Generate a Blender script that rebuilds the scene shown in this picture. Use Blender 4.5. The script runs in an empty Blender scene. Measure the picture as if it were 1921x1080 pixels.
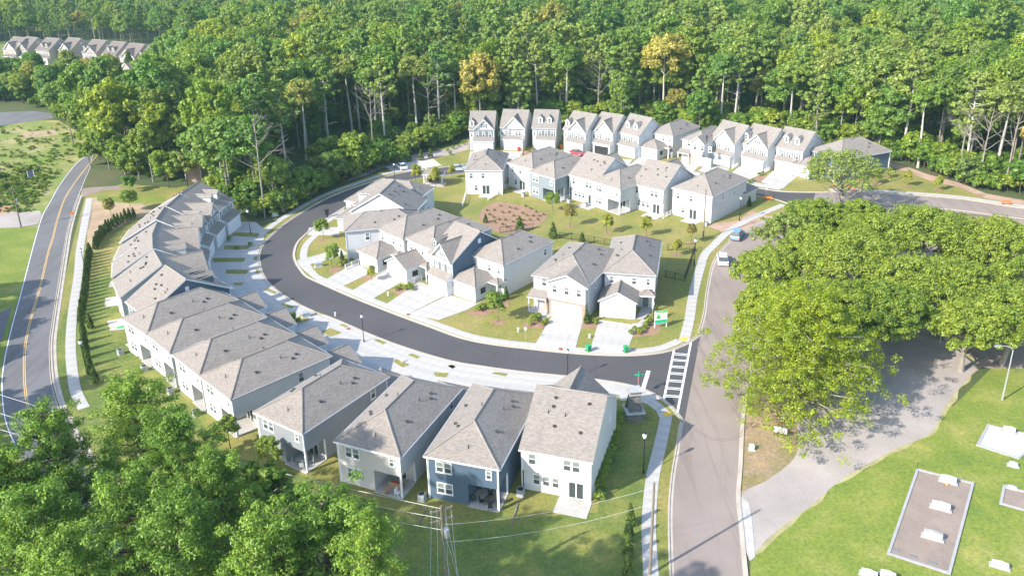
import bpy, math, random
import numpy as np
from mathutils import Vector, Matrix
from mathutils.geometry import tessellate_polygon
R = math.radians
SC = bpy.context.scene

# ------------------------------------------------------------------ camera, sky, sun, exposure
CAM_H = 63.0
F_PX, PITCH, ROLL, CY = 1600.0, R(20.5), R(-1.45), 415.0
cp, sp = math.cos(PITCH), math.sin(PITCH)
_f = Vector((0, cp, -sp)); _r0 = Vector((1, 0, 0)); _u0 = Vector((0, sp, cp))
_r = _r0 * math.cos(ROLL) + _u0 * math.sin(ROLL); _u = -_r0 * math.sin(ROLL) + _u0 * math.cos(ROLL)
cam_d = bpy.data.cameras.new('camera'); cam = bpy.data.objects.new('camera', cam_d)
SC.collection.objects.link(cam); SC.camera = cam
cam.matrix_world = Matrix(((_r.x, _u.x, -_f.x, 0), (_r.y, _u.y, -_f.y, 0), (_r.z, _u.z, -_f.z, CAM_H), (0, 0, 0, 1)))
cam_d.sensor_width = 36; cam_d.lens = F_PX / 1921 * 36; cam_d.shift_y = -(540 - CY) / 1921
cam_d.clip_start = .5; cam_d.clip_end = 6000

SUN_EL, SUN_AZ = 34.0, 34.0            # shadows fall towards this azimuth (from +X towards +Y)
wd = bpy.data.worlds.new('World'); SC.world = wd; wd.use_nodes = True
nt = wd.node_tree; nt.nodes.clear()
sky = nt.nodes.new('ShaderNodeTexSky'); sky.sky_type = 'NISHITA'; sky.sun_disc = False
sky.sun_elevation = R(SUN_EL); sky.sun_rotation = R(90 - (SUN_AZ + 180)); sky.air_density = 1.0; sky.dust_density = 1.0; sky.ozone_density = 1.6
bg = nt.nodes.new('ShaderNodeBackground'); bg.inputs[1].default_value = .15
wo = nt.nodes.new('ShaderNodeOutputWorld'); nt.links.new(sky.outputs[0], bg.inputs[0]); nt.links.new(bg.outputs[0], wo.inputs[0])
sd = bpy.data.lights.new('sun', 'SUN'); sd.energy = 2.95; sd.angle = R(.5); sd.color = (1, .95, .86)
so = bpy.data.objects.new('sun', sd); SC.collection.objects.link(so)
_sv = Vector((math.cos(R(SUN_AZ)) * math.cos(R(SUN_EL)), math.sin(R(SUN_AZ)) * math.cos(R(SUN_EL)), -math.sin(R(SUN_EL))))
so.rotation_euler = _sv.to_track_quat('-Z', 'Y').to_euler(); so.location = (0, 0, 200)
SC.view_settings.view_transform = 'Standard'; SC.view_settings.look = 'None'
SC.view_settings.exposure = 1.5; SC.view_settings.gamma = 1; SC.view_settings.use_curve_mapping = False
SC.cycles.max_bounces = 8; SC.cycles.diffuse_bounces = 5; SC.cycles.transmission_bounces = 4; SC.cycles.transparent_max_bounces = 6
SC.cycles.volume_bounces = 0; SC.cycles.volume_max_steps = 64
try:
    SC.cycles.use_denoising = True; SC.cycles.denoiser = 'OPENIMAGEDENOISE'
except Exception: pass

# ------------------------------------------------------------------ survey: photograph pixel -> metres on level z
def G(px, py, z=0.0):
    d = _f * F_PX + _r * (px - 960.5) - _u * (py - CY)
    k = (CAM_H - z) / -d.z
    return Vector((d.x * k, d.y * k))
def P(lst, z=0.0): return [G(x, y, z) for x, y in lst]
def Z(lst, ox, oy, s): return [(ox + x / s, oy + y / s) for x, y in lst]

# ------------------------------------------------------------------ materials
MATS = {}
def mat(name, col, rough=.8, kind=None, **k):
    if name in MATS: return MATS[name]
    m = bpy.data.materials.new(name); m.use_nodes = True; n = m.node_tree.nodes; l = m.node_tree.links
    b = n['Principled BSDF']; b.inputs['Base Color'].default_value = (*col, 1); b.inputs['Roughness'].default_value = rough
    b.inputs['Specular IOR Level'].default_value = k.get('spec', .3)
    b.inputs['Metallic'].default_value = k.get('metal', 0)
    def noise(scale, detail=4, coord=None, rough=.6):
        t = n.new('ShaderNodeTexNoise'); t.inputs['Scale'].default_value = scale; t.inputs['Detail'].default_value = detail
        t.inputs['Roughness'].default_value = rough
        c = n.new('ShaderNodeTexCoord'); l.new(c.outputs[coord or 'Object'], t.inputs['Vector']); return t
    def ramp(src, stops):
        r = n.new('ShaderNodeValToRGB'); e = r.color_ramp.elements
        e[0].position, e[0].color = stops[0][0], (*stops[0][1], 1); e[1].position, e[1].color = stops[-1][0], (*stops[-1][1], 1)
        for p, c in stops[1:-1]:
            x = e.new(p); x.color = (*c, 1)
        l.new(src, r.inputs[0]); return r.outputs[0]
    def mix(a, bb, f, t='MIX'):
        x = n.new('ShaderNodeMix'); x.data_type = 'RGBA'; x.blend_type = t
        if hasattr(f, 'type') or hasattr(f, 'is_output'): l.new(f, x.inputs[0])
        else: x.inputs[0].default_value = f
        for s, v in ((6, a), (7, bb)):
            if isinstance(v, tuple): x.inputs[s].default_value = (*v, 1)
            else: l.new(v, x.inputs[s])
        return x.outputs[2]
    def bump(h, st, dist=.02):
        x = n.new('ShaderNodeBump'); x.inputs['Strength'].default_value = st; x.inputs['Distance'].default_value = dist
        l.new(h, x.inputs['Height']); l.new(x.outputs[0], b.inputs['Normal'])
    def sc(c, f): return tuple(min(1, v * f) for v in c)
    if kind == 'rough':            # mottled two-scale stain
        c = ramp(noise(k.get('s', .35), 5).outputs[0], [(.3, sc(col, 1 - k.get('a', .2))), (.7, sc(col, 1 + k.get('a', .2)))])
        c2 = mix(c, ramp(noise(k.get('s2', 9), 3).outputs[0], [(.3, (.75,) * 3), (.7, (1.2,) * 3)]), k.get('f', .6), 'MULTIPLY')
        l.new(c2, b.inputs['Base Color']); bump(noise(k.get('s2', 9) * 2, 3).outputs[0], .4)
    elif kind == 'grass':
        c = ramp(noise(k.get('s', .12), 6, rough=.65).outputs[0], [(.32, k['c0']), (.5, col), (.68, k['c1'])])
        c2 = mix(c, ramp(noise(2.2, 6, rough=.85).outputs[0], [(.32, (.5,) * 3), (.68, (1.4,) * 3)]), .85, 'MULTIPLY')
        c3 = mix(c2, ramp(noise(.5, 3).outputs[0], [(.5, (1, 1, 1)), (.75, k.get('dry', (1.25, 1.1, .8)))]), .8, 'MULTIPLY')
        l.new(c3, b.inputs['Base Color']); bump(noise(9, 4).outputs[0], .9, .06)
    elif kind == 'shingle':
        uv = n.new('ShaderNodeUVMap'); t = n.new('ShaderNodeTexBrick')
        t.inputs['Scale'].default_value = 1; t.inputs['Brick Width'].default_value = .42; t.inputs['Row Height'].default_value = .2
        t.inputs['Mortar Size'].default_value = .018; t.inputs['Mortar Smooth'].default_value = .3; t.inputs['Bias'].default_value = 0
        t.inputs['Color1'].default_value = (*sc(col, 1.13), 1); t.inputs['Color2'].default_value = (*sc(col, .86), 1); t.inputs['Mortar'].default_value = (*sc(col, .62), 1)
        l.new(uv.outputs[0], t.inputs['Vector'])
        c2 = mix(t.outputs[0], ramp(noise(.6, 5).outputs[0], [(.3, (.94, .94, .95)), (.7, (1.05, 1.04, 1.02))]), .9, 'MULTIPLY')
        c3 = mix(c2, ramp(noise(5, 2).outputs[0], [(.3, (.88,) * 3), (.7, (1.1,) * 3)]), .6, 'MULTIPLY')
        l.new(c3, b.inputs['Base Color']); bump(t.outputs[1], -.5, .02)
    elif kind == 'siding':
        uv = n.new('ShaderNodeUVMap'); w = n.new('ShaderNodeTexWave'); w.wave_type = 'BANDS'; w.bands_direction = k.get('dir', 'Y'); w.wave_profile = 'SAW'
        w.inputs['Scale'].default_value = .314 / k.get('p', .2); l.new(uv.outputs[0], w.inputs['Vector'])
        c = mix(col, ramp(w.outputs[0], [(.0, (.82,) * 3), (.14, (1, 1, 1))]), .7, 'MULTIPLY')
        c2 = mix(c, ramp(noise(.5, 4).outputs[0], [(.3, (.93,) * 3), (.7, (1.04,) * 3)]), .8, 'MULTIPLY')
        l.new(c2, b.inputs['Base Color']); bump(w.outputs[0], .5, .015)
    elif kind == 'brick':
        uv = n.new('ShaderNodeUVMap'); t = n.new('ShaderNodeTexBrick')
        t.inputs['Scale'].default_value = 1; t.inputs['Brick Width'].default_value = k.get('bw', .25); t.inputs['Row Height'].default_value = k.get('bh', .1)
        t.inputs['Mortar Size'].default_value = .014
        t.inputs['Color1'].default_value = (*sc(col, 1.35), 1); t.inputs['Color2'].default_value = (*sc(col, .6), 1); t.inputs['Mortar'].default_value = (*k.get('mortar', (.4, .38, .35)), 1)
        l.new(uv.outputs[0], t.inputs['Vector']); l.new(t.outputs[0], b.inputs['Base Color']); bump(t.outputs[1], -.6, .02)
    elif kind == 'asphalt':
        c = ramp(noise(.09, 6, rough=.6).outputs[0], [(.3, sc(col, .88)), (.7, sc(col, 1.14))])
        c2 = mix(c, ramp(noise(14, 4, rough=.8).outputs[0], [(.3, (.82,) * 3), (.75, (1.2,) * 3)]), .8, 'MULTIPLY')
        if k.get('tracks'):
            t = n.new('ShaderNodeTexNoise'); t.inputs['Scale'].default_value = .5; t.inputs['Detail'].default_value = 3; t.inputs['Distortion'].default_value = 1.2
            co = n.new('ShaderNodeTexCoord'); mp = n.new('ShaderNodeMapping'); mp.inputs['Scale'].default_value = (1.6, .12, 1)
            l.new(co.outputs['Object'], mp.inputs[0]); l.new(mp.outputs[0], t.inputs['Vector'])
            c2 = mix(c2, ramp(t.outputs[0], [(.35, (.8, .78, .78)), (.5, (1, 1, 1))]), .7, 'MULTIPLY')
        l.new(c2, b.inputs['Base Color']); bump(noise(30, 3).outputs[0], .3)
    elif kind == 'leaf':
        oi = n.new('ShaderNodeObjectInfo'); gi = n.new('ShaderNodeNewGeometry')
        c = ramp(oi.outputs['Random'], k['stops'])
        c = mix(c, ramp(gi.outputs['Random Per Island'], [(0, (.62, .66, .6)), (1, (1.38, 1.3, 1.2))]), 1, 'MULTIPLY')
        cl = noise(k.get('cs', .35), 3)
        c = mix(c, ramp(cl.outputs[0], [(.35, (.78, .85, .75)), (.65, (1.2, 1.12, 1.0))]), .9, 'MULTIPLY')
        d = n.new('ShaderNodeBsdfDiffuse'); tr = n.new('ShaderNodeBsdfTranslucent'); ms = n.new('ShaderNodeMixShader'); ms.inputs[0].default_value = k.get('tr', .35)
        gl = n.new('ShaderNodeBsdfGlossy'); gl.inputs['Roughness'].default_value = .5; m2 = n.new('ShaderNodeMixShader'); m2.inputs[0].default_value = .03
        l.new(c, d.inputs[0]); l.new(mix(c, (1.25, 1.2, .6), 1, 'MULTIPLY'), tr.inputs[0]); l.new(d.outputs[0], ms.inputs[1]); l.new(tr.outputs[0], ms.inputs[2])
        l.new(ms.outputs[0], m2.inputs[1]); l.new(gl.outputs[0], m2.inputs[2])
        l.new(m2.outputs[0], n['Material Output'].inputs[0]); n.remove(b)
    MATS[name] = m; return m

M = lambda *a, **k: mat(*a, **k)
ROOF = M('shingles_warm_grey', (.265, .232, .202), .9, 'shingle'); ROOF2 = M('shingles_grey', (.255, .225, .199), .9, 'shingle')
ROOF3 = M('shingles_brown', (.17, .14, .125), .9, 'shingle')
RIDGE = M('ridge_shingles', (.265, .232, .20), .9, 'rough', s2=6)
WHITE = M('white_siding', (.60, .595, .58), .6, 'siding'); LGREY = M('pale_grey_siding', (.49, .495, .50), .6, 'siding')
MGREY = M('grey_siding', (.26, .275, .295), .6, 'siding'); NAVY = M('navy_siding', (.085, .125, .175), .6, 'siding')
BLUEG = M('blue_grey_siding', (.205, .24, .26), .6, 'siding'); BEIGE = M('beige_siding', (.42, .34, .29), .7, 'siding')
WARMW = M('off_white_siding', (.56, .53, .50), .6, 'siding'); BATTEN = M('board_and_batten', (.69, .69, .68), .6, 'siding', dir='X', p=.4)
TRIM = M('white_trim', (.74, .74, .73), .5); GUTTER = M('grey_gutter', (.35, .36, .38), .4)
GLASS = M('window_glass', (.07, .085, .085), .15, spec=.5); GLASSD = M('dark_door_glass', (.05, .06, .06), .2, spec=.3); GLASSG = M('window_blind_glass', (.20, .225, .21), .3, spec=.5)
DOORW = M('garage_door_white', (.68, .68, .68), .5); DOORG = M('garage_door_grey', (.38, .40, .43), .5)
SHUT = M('grey_shutter', (.17, .18, .19), .6); DARK = M('dark_plastic_and_shade', (.03, .03, .032), .5); BLACK = M('black_metal', (.02, .02, .022), .45, metal=.3)
VENT = M('vent_metal', (.06, .055, .05), .6); ACM = M('air_conditioner_grey', (.42, .43, .43), .5, metal=.3)
CONC = M('concrete', (.43, .405, .37), .85, 'rough', s=.3, a=.14, s2=5, f=.5); CURB = M('curb_concrete', (.44, .38, .315), .85, 'rough', s=.5, a=.12, s2=8, f=.5)
CONC2 = M('aged_concrete', (.27, .21, .17), .9, 'rough', s=.3, a=.15, s2=7)
ASPH = M('new_asphalt', (.082, .076, .077), .9, 'asphalt'); ASPH2 = M('worn_asphalt', (.275, .222, .19), .9, 'asphalt', tracks=True)
ASPH3 = M('grey_asphalt', (.155, .148, .148), .9, 'asphalt', tracks=True)
PAINTW = M('white_road_paint', (.8, .8, .78), .7, 'rough', s=2, a=.08, s2=20); PAINTY = M('yellow_road_paint', (.66, .42, .14), .7, 'rough', s=2, a=.1, s2=20)
LAWN = M('lawn_grass', (.225, .215, .055), .95, 'grass', c0=(.165, .19, .042), c1=(.30, .245, .09), s=.11)
LAWN2 = M('lush_grass', (.18, .225, .035), .95, 'grass', c0=(.13, .19, .03), c1=(.27, .27, .07), s=.14, dry=(1.25, 1.1, .95))
LAWN3 = M('yard_grass', (.15, .185, .04), .95, 'grass', c0=(.09, .14, .03), c1=(.26, .24, .07), s=.16)
FIELD = M('field_grass', (.21, .23, .06), .95, 'grass', c0=(.14, .23, .03), c1=(.38, .33, .15), s=.09, dry=(1.4, 1.15, .9))
DRY = M('dry_grass_and_soil', (.30, .22, .13), .95, 'grass', c0=(.20, .18, .07), c1=(.38, .26, .17), s=.2)
DIRT = M('pale_dirt', (.38, .27, .17), .95, 'rough', s=.2, a=.2, s2=5); GRAVEL = M('gravel', (.36, .31, .275), .95, 'rough', s=.15, a=.16, s2=12, f=.8)
MULCH = M('red_mulch', (.30, .18, .115), .95, 'rough', s=1, a=.2, s2=12, f=.9); FLOOR = M('forest_floor', (.075, .10, .035), .95, 'grass', c0=(.055, .085, .03), c1=(.12, .11, .05), s=.05)
BARK = M('pale_bark', (.26, .225, .185), .9, 'rough', s=.6, a=.25, s2=6, f=.8); BARKD = M('brown_bark', (.13, .095, .07), .9, 'rough', s=.6, a=.2, s2=6)
STONE = M('stacked_stone', (.17, .155, .145), .9, 'brick', bw=.4, bh=.16, mortar=(.06, .055, .05)); STCAP = M('stone_cap', (.42, .42, .40), .8, 'rough')
BRICK = M('brown_brick', (.30, .2, .13), .9, 'brick'); BRICKR = M('red_brick', (.24, .11, .08), .9, 'brick')
WOOD = M('utility_pole_wood', (.20, .165, .125), .9, 'rough', s=1, s2=8); STEEL = M('galvanised_steel', (.5, .52, .52), .4, metal=.5); WIRE = M('wire', (.5, .53, .5), .5, metal=.2)
MARBLE = M('white_marble', (.56, .56, .55), .5, 'rough', s=1, a=.06, s2=8, f=.3); GRANITE = M('grey_granite', (.36, .355, .345), .5, 'rough', s=2, a=.1, s2=20)
RED = M('red_plastic', (.62, .06, .03), .5); GREENP = M('green_plastic', (.03, .30, .12), .5); ORANGE = M('orange_plastic', (.7, .18, .03), .5)
SIGNG = M('green_sign', (.02, .42, .10), .5); SIGNB = M('teal_sign', (.05, .45, .36), .5); SIGNL = M('lime_sign', (.35, .62, .08), .5); SIGNK = M('dark_sign', (.05, .06, .1), .6)
STREETG = M('street_name_green', (.02, .38, .22), .5); GLOBE = M('frosted_lamp_glass', (.8, .8, .78), .2)
WICKER = M('wicker_tan', (.36, .23, .15), .8); CUSH = M('grey_cushion', (.35, .36, .37), .9); PAD = M('yellow_tactile_pad', (.75, .45, .03), .8); BLUEP = M('blue_road_paint', (.08, .25, .55), .7)
OAK = M('leaf_broadleaf', (.1, .2, .05), kind='leaf', stops=[(0, (0.108, 0.228, 0.035)), (.22, (0.204, 0.298, 0.029)), (.42, (0.130, 0.249, 0.054)), (.62, (0.290, 0.353, 0.035)), (.8, (0.175, 0.269, 0.048)), (.95, (0.261, 0.304, 0.071)), (1, (0.393, 0.333, 0.071))])
PINEM = M('leaf_pine', (.1, .2, .05), kind='leaf', tr=.22, stops=[(0, (0.131, 0.246, 0.053)), (.5, (0.193, 0.291, 0.053)), (1, (0.262, 0.328, 0.080))])
LIMEM = M('leaf_bright', (.1, .2, .05), kind='leaf', tr=.42, stops=[(0, (0.268, 0.350, 0.025)), (1, (0.308, 0.380, 0.030))])
GOLD = M('leaf_gold', (.1, .2, .05), kind='leaf', stops=[(0, (.42, .38, .09)), (1, (.46, .40, .11))])
OAKF = M('leaf_oak_front', (.1, .2, .05), kind='leaf', tr=.35, stops=[(0, (0.184, 0.270, 0.030)), (1, (0.253, 0.325, 0.043))])
PINEF = M('leaf_pine_front', (.1, .2, .05), kind='leaf', tr=.22, cs=.5, stops=[(0, (0.138, 0.251, 0.033)), (1, (0.213, 0.330, 0.046))])
BUSHM = M('leaf_undergrowth', (.1, .2, .05), kind='leaf', tr=.4, stops=[(0, (0.106, 0.213, 0.029)), (.5, (0.187, 0.292, 0.029)), (.8, (0.257, 0.325, 0.039)), (1, (0.152, 0.224, 0.049))])
AIRY = M('leaf_airy', (.1, .2, .05), kind='leaf', tr=.4, stops=[(0, (.22, .30, .06)), (1, (.26, .33, .08))])
YEL = M('leaf_yellow_green', (.1, .2, .05), kind='leaf', stops=[(0, (.22, .23, .04)), (1, (.28, .26, .06))])
CEDAR = M('leaf_arborvitae', (.1, .2, .05), kind='leaf', tr=.15, stops=[(0, (.055, .105, .02)), (1, (.11, .16, .03))])
FIR = M('leaf_small_evergreen', (.1, .2, .05), kind='leaf', tr=.2, stops=[(0, (.10, .16, .035)), (1, (.14, .19, .05))])
CARP = {c: M('car_paint_' + c, v, .25, spec=.6) for c, v in dict(white=(.8, .8, .8), silver=(.45, .5, .52), red=(.35, .03, .04), blue=(.16, .28, .36)).items()}

# ------------------------------------------------------------------ mesh builder
class MB:
    def __init__(s): s.v = []; s.f = []; s.m = []; s.mats = []
    def mi(s, m):
        if m not in s.mats: s.mats.append(m)
        return s.mats.index(m)
    def add(s, vs, fs, m):
        o = len(s.v); s.v += [tuple(x) for x in vs]; k = s.mi(m)
        for f in fs: s.f.append([o + i for i in f]); s.m.append(k)
        return s
    def box(s, x0, y0, z0, x1, y1, z1, m):
        return s.add([(x0, y0, z0), (x1, y0, z0), (x1, y1, z0), (x0, y1, z0), (x0, y0, z1), (x1, y0, z1), (x1, y1, z1), (x0, y1, z1)],
                     [(3, 2, 1, 0), (4, 5, 6, 7), (0, 1, 5, 4), (1, 2, 6, 5), (2, 3, 7, 6), (3, 0, 4, 7)], m)
    def prism(s, poly, z0, z1, m, top=None, bottom=True):
        n = len(poly)
        if sum(poly[i][0] * poly[(i + 1) % n][1] - poly[(i + 1) % n][0] * poly[i][1] for i in range(n)) < 0: poly = poly[::-1]
        vs = [(p[0], p[1], z0) for p in poly] + [(p[0], p[1], z1) for p in poly]
        s.add(vs, [(i, (i + 1) % n, n + (i + 1) % n, n + i) for i in range(n)], m)
        tr = tessellate_polygon([[Vector((p[0], p[1], 0)) for p in poly]])
        tt = []
        for t in tr:
            a, b, c = (poly[i] for i in t)
            if (b[0] - a[0]) * (c[1] - a[1]) - (b[1] - a[1]) * (c[0] - a[0]) < 0: t = t[::-1]
            tt.append(t)
        s.add([(p[0], p[1], z1) for p in poly], tt, top or m)
        if bottom: s.add([(p[0], p[1], z0) for p in poly], [t[::-1] for t in tt], m)
        return s
    def sheet(s, poly, z, m):
        tr = tessellate_polygon([[Vector((p[0], p[1], 0)) for p in poly]]); tt = []
        for t in tr:
            a, b, c = (poly[i] for i in t)
            if (b[0] - a[0]) * (c[1] - a[1]) - (b[1] - a[1]) * (c[0] - a[0]) < 0: t = t[::-1]
            tt.append(t)
        return s.add([(p[0], p[1], z) for p in poly], tt, m)
    def tube(s, p0, p1, r0, r1, m, n=8, cap=True):
        p0, p1 = Vector(p0), Vector(p1); d = (p1 - p0)
        if d.length < 1e-6: return s
        q = d.to_track_quat('Z', 'Y'); vs = []
        for p, r in ((p0, r0), (p1, r1)):
            for i in range(n):
                a = 2 * math.pi * i / n; vs.append(p + q @ Vector((math.cos(a) * r, math.sin(a) * r, 0)))
        fs = [(i, (i + 1) % n, n + (i + 1) % n, n + i) for i in range(n)]
        if cap: fs += [tuple(range(n))[::-1], tuple(range(n, 2 * n))]
        return s.add(vs, fs, m)
    def build(s, name, parent=None, smooth=False, loc=None, rz=0, **props):
        me = bpy.data.meshes.new(name); me.from_pydata(s.v, [], s.f)
        for m in s.mats: me.materials.append(m)
        if s.m: me.polygons.foreach_set('material_index', s.m)
        auto_uv(me)
        if smooth: me.polygons.foreach_set('use_smooth', [True] * len(s.f))
        me.update(); return obj(name, me, parent, loc, rz, **props)
def auto_uv(me):
    uv = me.uv_layers.new(name='UVMap'); nl = len(me.loops)
    if not nl: return
    me.update(); npz = len(me.polygons)
    co = np.empty(len(me.vertices) * 3); me.vertices.foreach_get('co', co); co = co.reshape(-1, 3)
    nm = np.empty(npz * 3); me.polygons.foreach_get('normal', nm); nm = nm.reshape(-1, 3)
    vi = np.empty(nl, int); me.loops.foreach_get('vertex_index', vi)
    lt = np.empty(npz, int); me.polygons.foreach_get('loop_total', lt); pi = np.repeat(np.arange(npz), lt)
    n = nm[pi]; t = np.stack([-n[:, 1], n[:, 0], np.zeros(nl)], 1); ln = np.linalg.norm(t, axis=1)
    t[ln < .05] = (1, 0, 0); ln[ln < .05] = 1; t /= ln[:, None]; b = np.cross(n, t); p = co[vi]
    out = np.stack([(p * t).sum(1), (p * b).sum(1)], 1).astype(np.float32); uv.data.foreach_set('uv', out.ravel())
def obj(name, me, parent=None, loc=None, rz=0, **props):
    o = bpy.data.objects.new(name, me); SC.collection.objects.link(o)
    if parent: o.parent = parent
    if loc is not None: o.location = loc if len(loc) == 3 else (loc[0], loc[1], 0)
    if rz: o.rotation_euler.z = rz
    for k, v in props.items(): o[k] = v
    return o
def thing(name, label, cat, loc, rz=0, group=None):
    o = obj(name, None, None, loc, rz, label=label, category=cat); o.empty_display_size = .2
    if group: o['group'] = group
    return o
def tag(o, label, cat, group=None):
    o['label'] = label; o['category'] = cat
    if group: o['group'] = group
    return o
def dup(root, loc, rz, label=None, sc=None, group=None):
    r = root.copy(); SC.collection.objects.link(r); r.location = loc if len(loc) == 3 else (loc[0], loc[1], 0); r.rotation_euler.z = rz
    if sc: r.scale = (sc, sc, sc) if not isinstance(sc, tuple) else sc
    if label: r['label'] = label
    if group: r['group'] = group
    for ch in list(root.children):
        c = ch.copy(); SC.collection.objects.link(c); c.parent = r
        for g in ch.children:
            d = g.copy(); SC.collection.objects.link(d); d.parent = c
    return r

# ------------------------------------------------------------------ ground, roads, kerbs
def smooth(pts, step=1.2):
    pts = [Vector((p[0], p[1])) for p in pts]; out = []
    n = len(pts)
    for i in range(n - 1):
        p0, p1, p2, p3 = pts[max(i - 1, 0)], pts[i], pts[i + 1], pts[min(i + 2, n - 1)]
        k = max(2, int((p2 - p1).length / step))
        for j in range(k):
            t = j / k
            out.append(.5 * ((2 * p1) + (p2 - p0) * t + (2 * p0 - 5 * p1 + 4 * p2 - p3) * t * t + (3 * p1 - p0 - 3 * p2 + p3) * t ** 3))
    out.append(pts[-1]); return out
def rounded(q, step=1.0):
    q = list(q); k = len(q); r = smooth(q[-2:] + q + q[:2], step); a = min(range(len(r)), key=lambda i: (r[i] - q[0]).length + (0 if i < len(r) // 2 else 1e3)); b = min(range(len(r)), key=lambda i: (r[i] - q[0]).length + (0 if i > len(r) // 2 else 1e3)); return r[a:b]
def offset(pl, d):
    out = []
    for i, p in enumerate(pl):
        a, b = pl[max(i - 1, 0)], pl[min(i + 1, len(pl) - 1)]; t = (b - a).normalized(); out.append(p + Vector((-t.y, t.x)) * d)
    return out
def strip(mb, a, b, z, m, z2=None):
    n = len(a); mb.add([(p.x, p.y, z) for p in a] + [(p.x, p.y, z if z2 is None else z2) for p in b],
                       [(i, i + 1, n + i + 1, n + i) if (a[1] - a[0]).cross(b[0] - a[0]) > 0 else (n + i, n + i + 1, i + 1, i) for i in range(n - 1)], m)
def sheet(name, poly, z, m, kind='structure', **k):
    mb = MB(); mb.sheet([(p[0], p[1]) for p in poly], z, m); return mb.build(name, kind=kind, **k)
def kerb(name, pl, side, lo=0, drop=()):
    """gutter pan then raised kerb along pl; side=+1 is the left hand of the direction of travel"""
    mb = MB(); strip(mb, pl, offset(pl, .32 * side), .042, CURB)
    a, b = offset(pl, .32 * side), offset(pl, .5 * side); n = len(a)
    strip(mb, a, b, .135, CURB); strip(mb, a, offset(pl, .321 * side), .135, CURB, .03); strip(mb, offset(pl, .5 * side), offset(pl, .503 * side), .135, CURB, .0)
    return mb.build(name, kind='structure')
def slab_path(name, pl, w, side, z, m, L=1.5, off=0, parent=None, near=400):
    """pavement laid as separate slabs with open joints"""
    root = obj(name, None, None, (0, 0, 0), kind='structure') if parent is None else parent
    pts = [pl[0]]; acc = 0
    for i in range(1, len(pl)):
        acc += (pl[i] - pl[i - 1]).length
        if acc >= L: pts.append(pl[i]); acc = 0
    a, b = offset(pts, off * side), offset(pts, (off + w) * side); rnd = random.Random(len(pts))
    for i in range(len(pts) - 1):
        q = [a[i], a[i + 1], b[i + 1], b[i]]; c = sum(q, Vector((0, 0))) / 4
        q = [c + (x - c) * .985 for x in q]; dz = rnd.uniform(-.004, .004)
        if (q[1] - q[0]).cross(q[3] - q[0]) < 0: q = q[::-1]
        mb = MB(); mb.prism([(x.x - c.x, x.y - c.y) for x in q], -z - .05, dz, m, bottom=False); mb.build('slab', root, loc=(c.x, c.y, z))
    return root
def slab_grid(root, q, nx, ny, z, m):
    q = [Vector((p[0], p[1])) for p in q]; rnd = random.Random(nx * 7 + ny)
    def at(u, v): return (q[0] * (1 - u) + q[1] * u) * (1 - v) + (q[3] * (1 - u) + q[2] * u) * v
    for i in range(nx):
        for j in range(ny):
            c4 = [at(i / nx, j / ny), at((i + 1) / nx, j / ny), at((i + 1) / nx, (j + 1) / ny), at(i / nx, (j + 1) / ny)]
            c = sum(c4, Vector((0, 0))) / 4; c4 = [c + (x - c) * (1 - .03 / max(.5, (x - c).length)) for x in c4]
            mb = MB(); mb.prism([(x.x - c.x, x.y - c.y) for x in c4], -.08, rnd.uniform(-.003, .003), m, bottom=False); mb.build('slab', root, loc=(c.x, c.y, z))

mb = MB(); N = 24
mb.box(-1600, -300, -.5, 1600, 2600, 0, FLOOR); mb.build('ground', kind='structure')

# lawns
dev = P([(-60, 1300), (-60, 800), (30, 800), (112, 770), (100, 650), (122, 520), (140, 440), (160, 365), (230, 345), (330, 352), (372, 345), (470, 415), (492, 425), (540, 405), (600, 366), (680, 335), (735, 316), (800, 290), (860, 270), (878, 262), (1000, 252), (1120, 252), (1240, 257), (1340, 265), (1450, 272), (1560, 288), (1640, 300), (1700, 315), (1740, 328), (1800, 343), (1850, 365), (1940, 378), (2100, 430), (2000, 470), (1700, 480), (1480, 640), (1400, 760), (1400, 1300)])
sheet('lawn', dev, .012, LAWN)
sheet('lawn', P([(-200, 1400), (-60, 800), (30, 800), (112, 770), (100, 650), (130, 560), (200, 500), (240, 600), (420, 850), (600, 900), (800, 985), (1120, 960), (1160, 760), (1235, 790), (1232, 1300), (600, 1600)]), .016, LAWN3)
sheet('lawn', P([(1405, 1400), (1408, 1040), (1560, 905), (1690, 800), (1790, 760), (1860, 690), (2200, 690), (2300, 1400)]), .02, LAWN2)
sheet('field', P([(-400, 215), (0, 240), (50, 224), (110, 226), (150, 250), (176, 292), (141, 309), (112, 345), (90, 382), (66, 447), (36, 553), (16, 626), (2, 695), (2, 745), (12, 800), (60, 880), (20, 940), (-250, 900)]), .012, FIELD)
sheet('field', P([(-300, 428), (70, 428), (56, 490), (34, 560), (14, 628), (0, 700), (-200, 720)]), .018, LAWN2)
sheet('bare_soil', P([(161, 372), (200, 368), (262, 378), (290, 400), (250, 412), (200, 440), (165, 470), (163, 440)]), .022, DIRT)
sheet('bare_soil', P(Z([(700, 640), (860, 650), (1180, 650), (1200, 680), (960, 700), (700, 680)], 0, 200, 3.842)), .024, LAWN2)
sheet('bare_soil', P(Z([(130, 210), (250, 180), (400, 170), (420, 200), (330, 215), (200, 225)], 0, 200, 3.842)), .022, DIRT)
sheet('bare_soil', P(Z([(0, 710), (100, 715), (110, 770), (0, 775)], 0, 200, 3.842)), .022, M('red_soil', (.42, .22, .13), .95, 'rough'))
sheet('gravel_patch', P(Z([(-80, 790), (120, 750), (290, 752), (300, 790), (270, 850), (150, 870), (0, 875), (-80, 880)], 0, 200, 3.842)), .026, GRAVEL)
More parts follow.
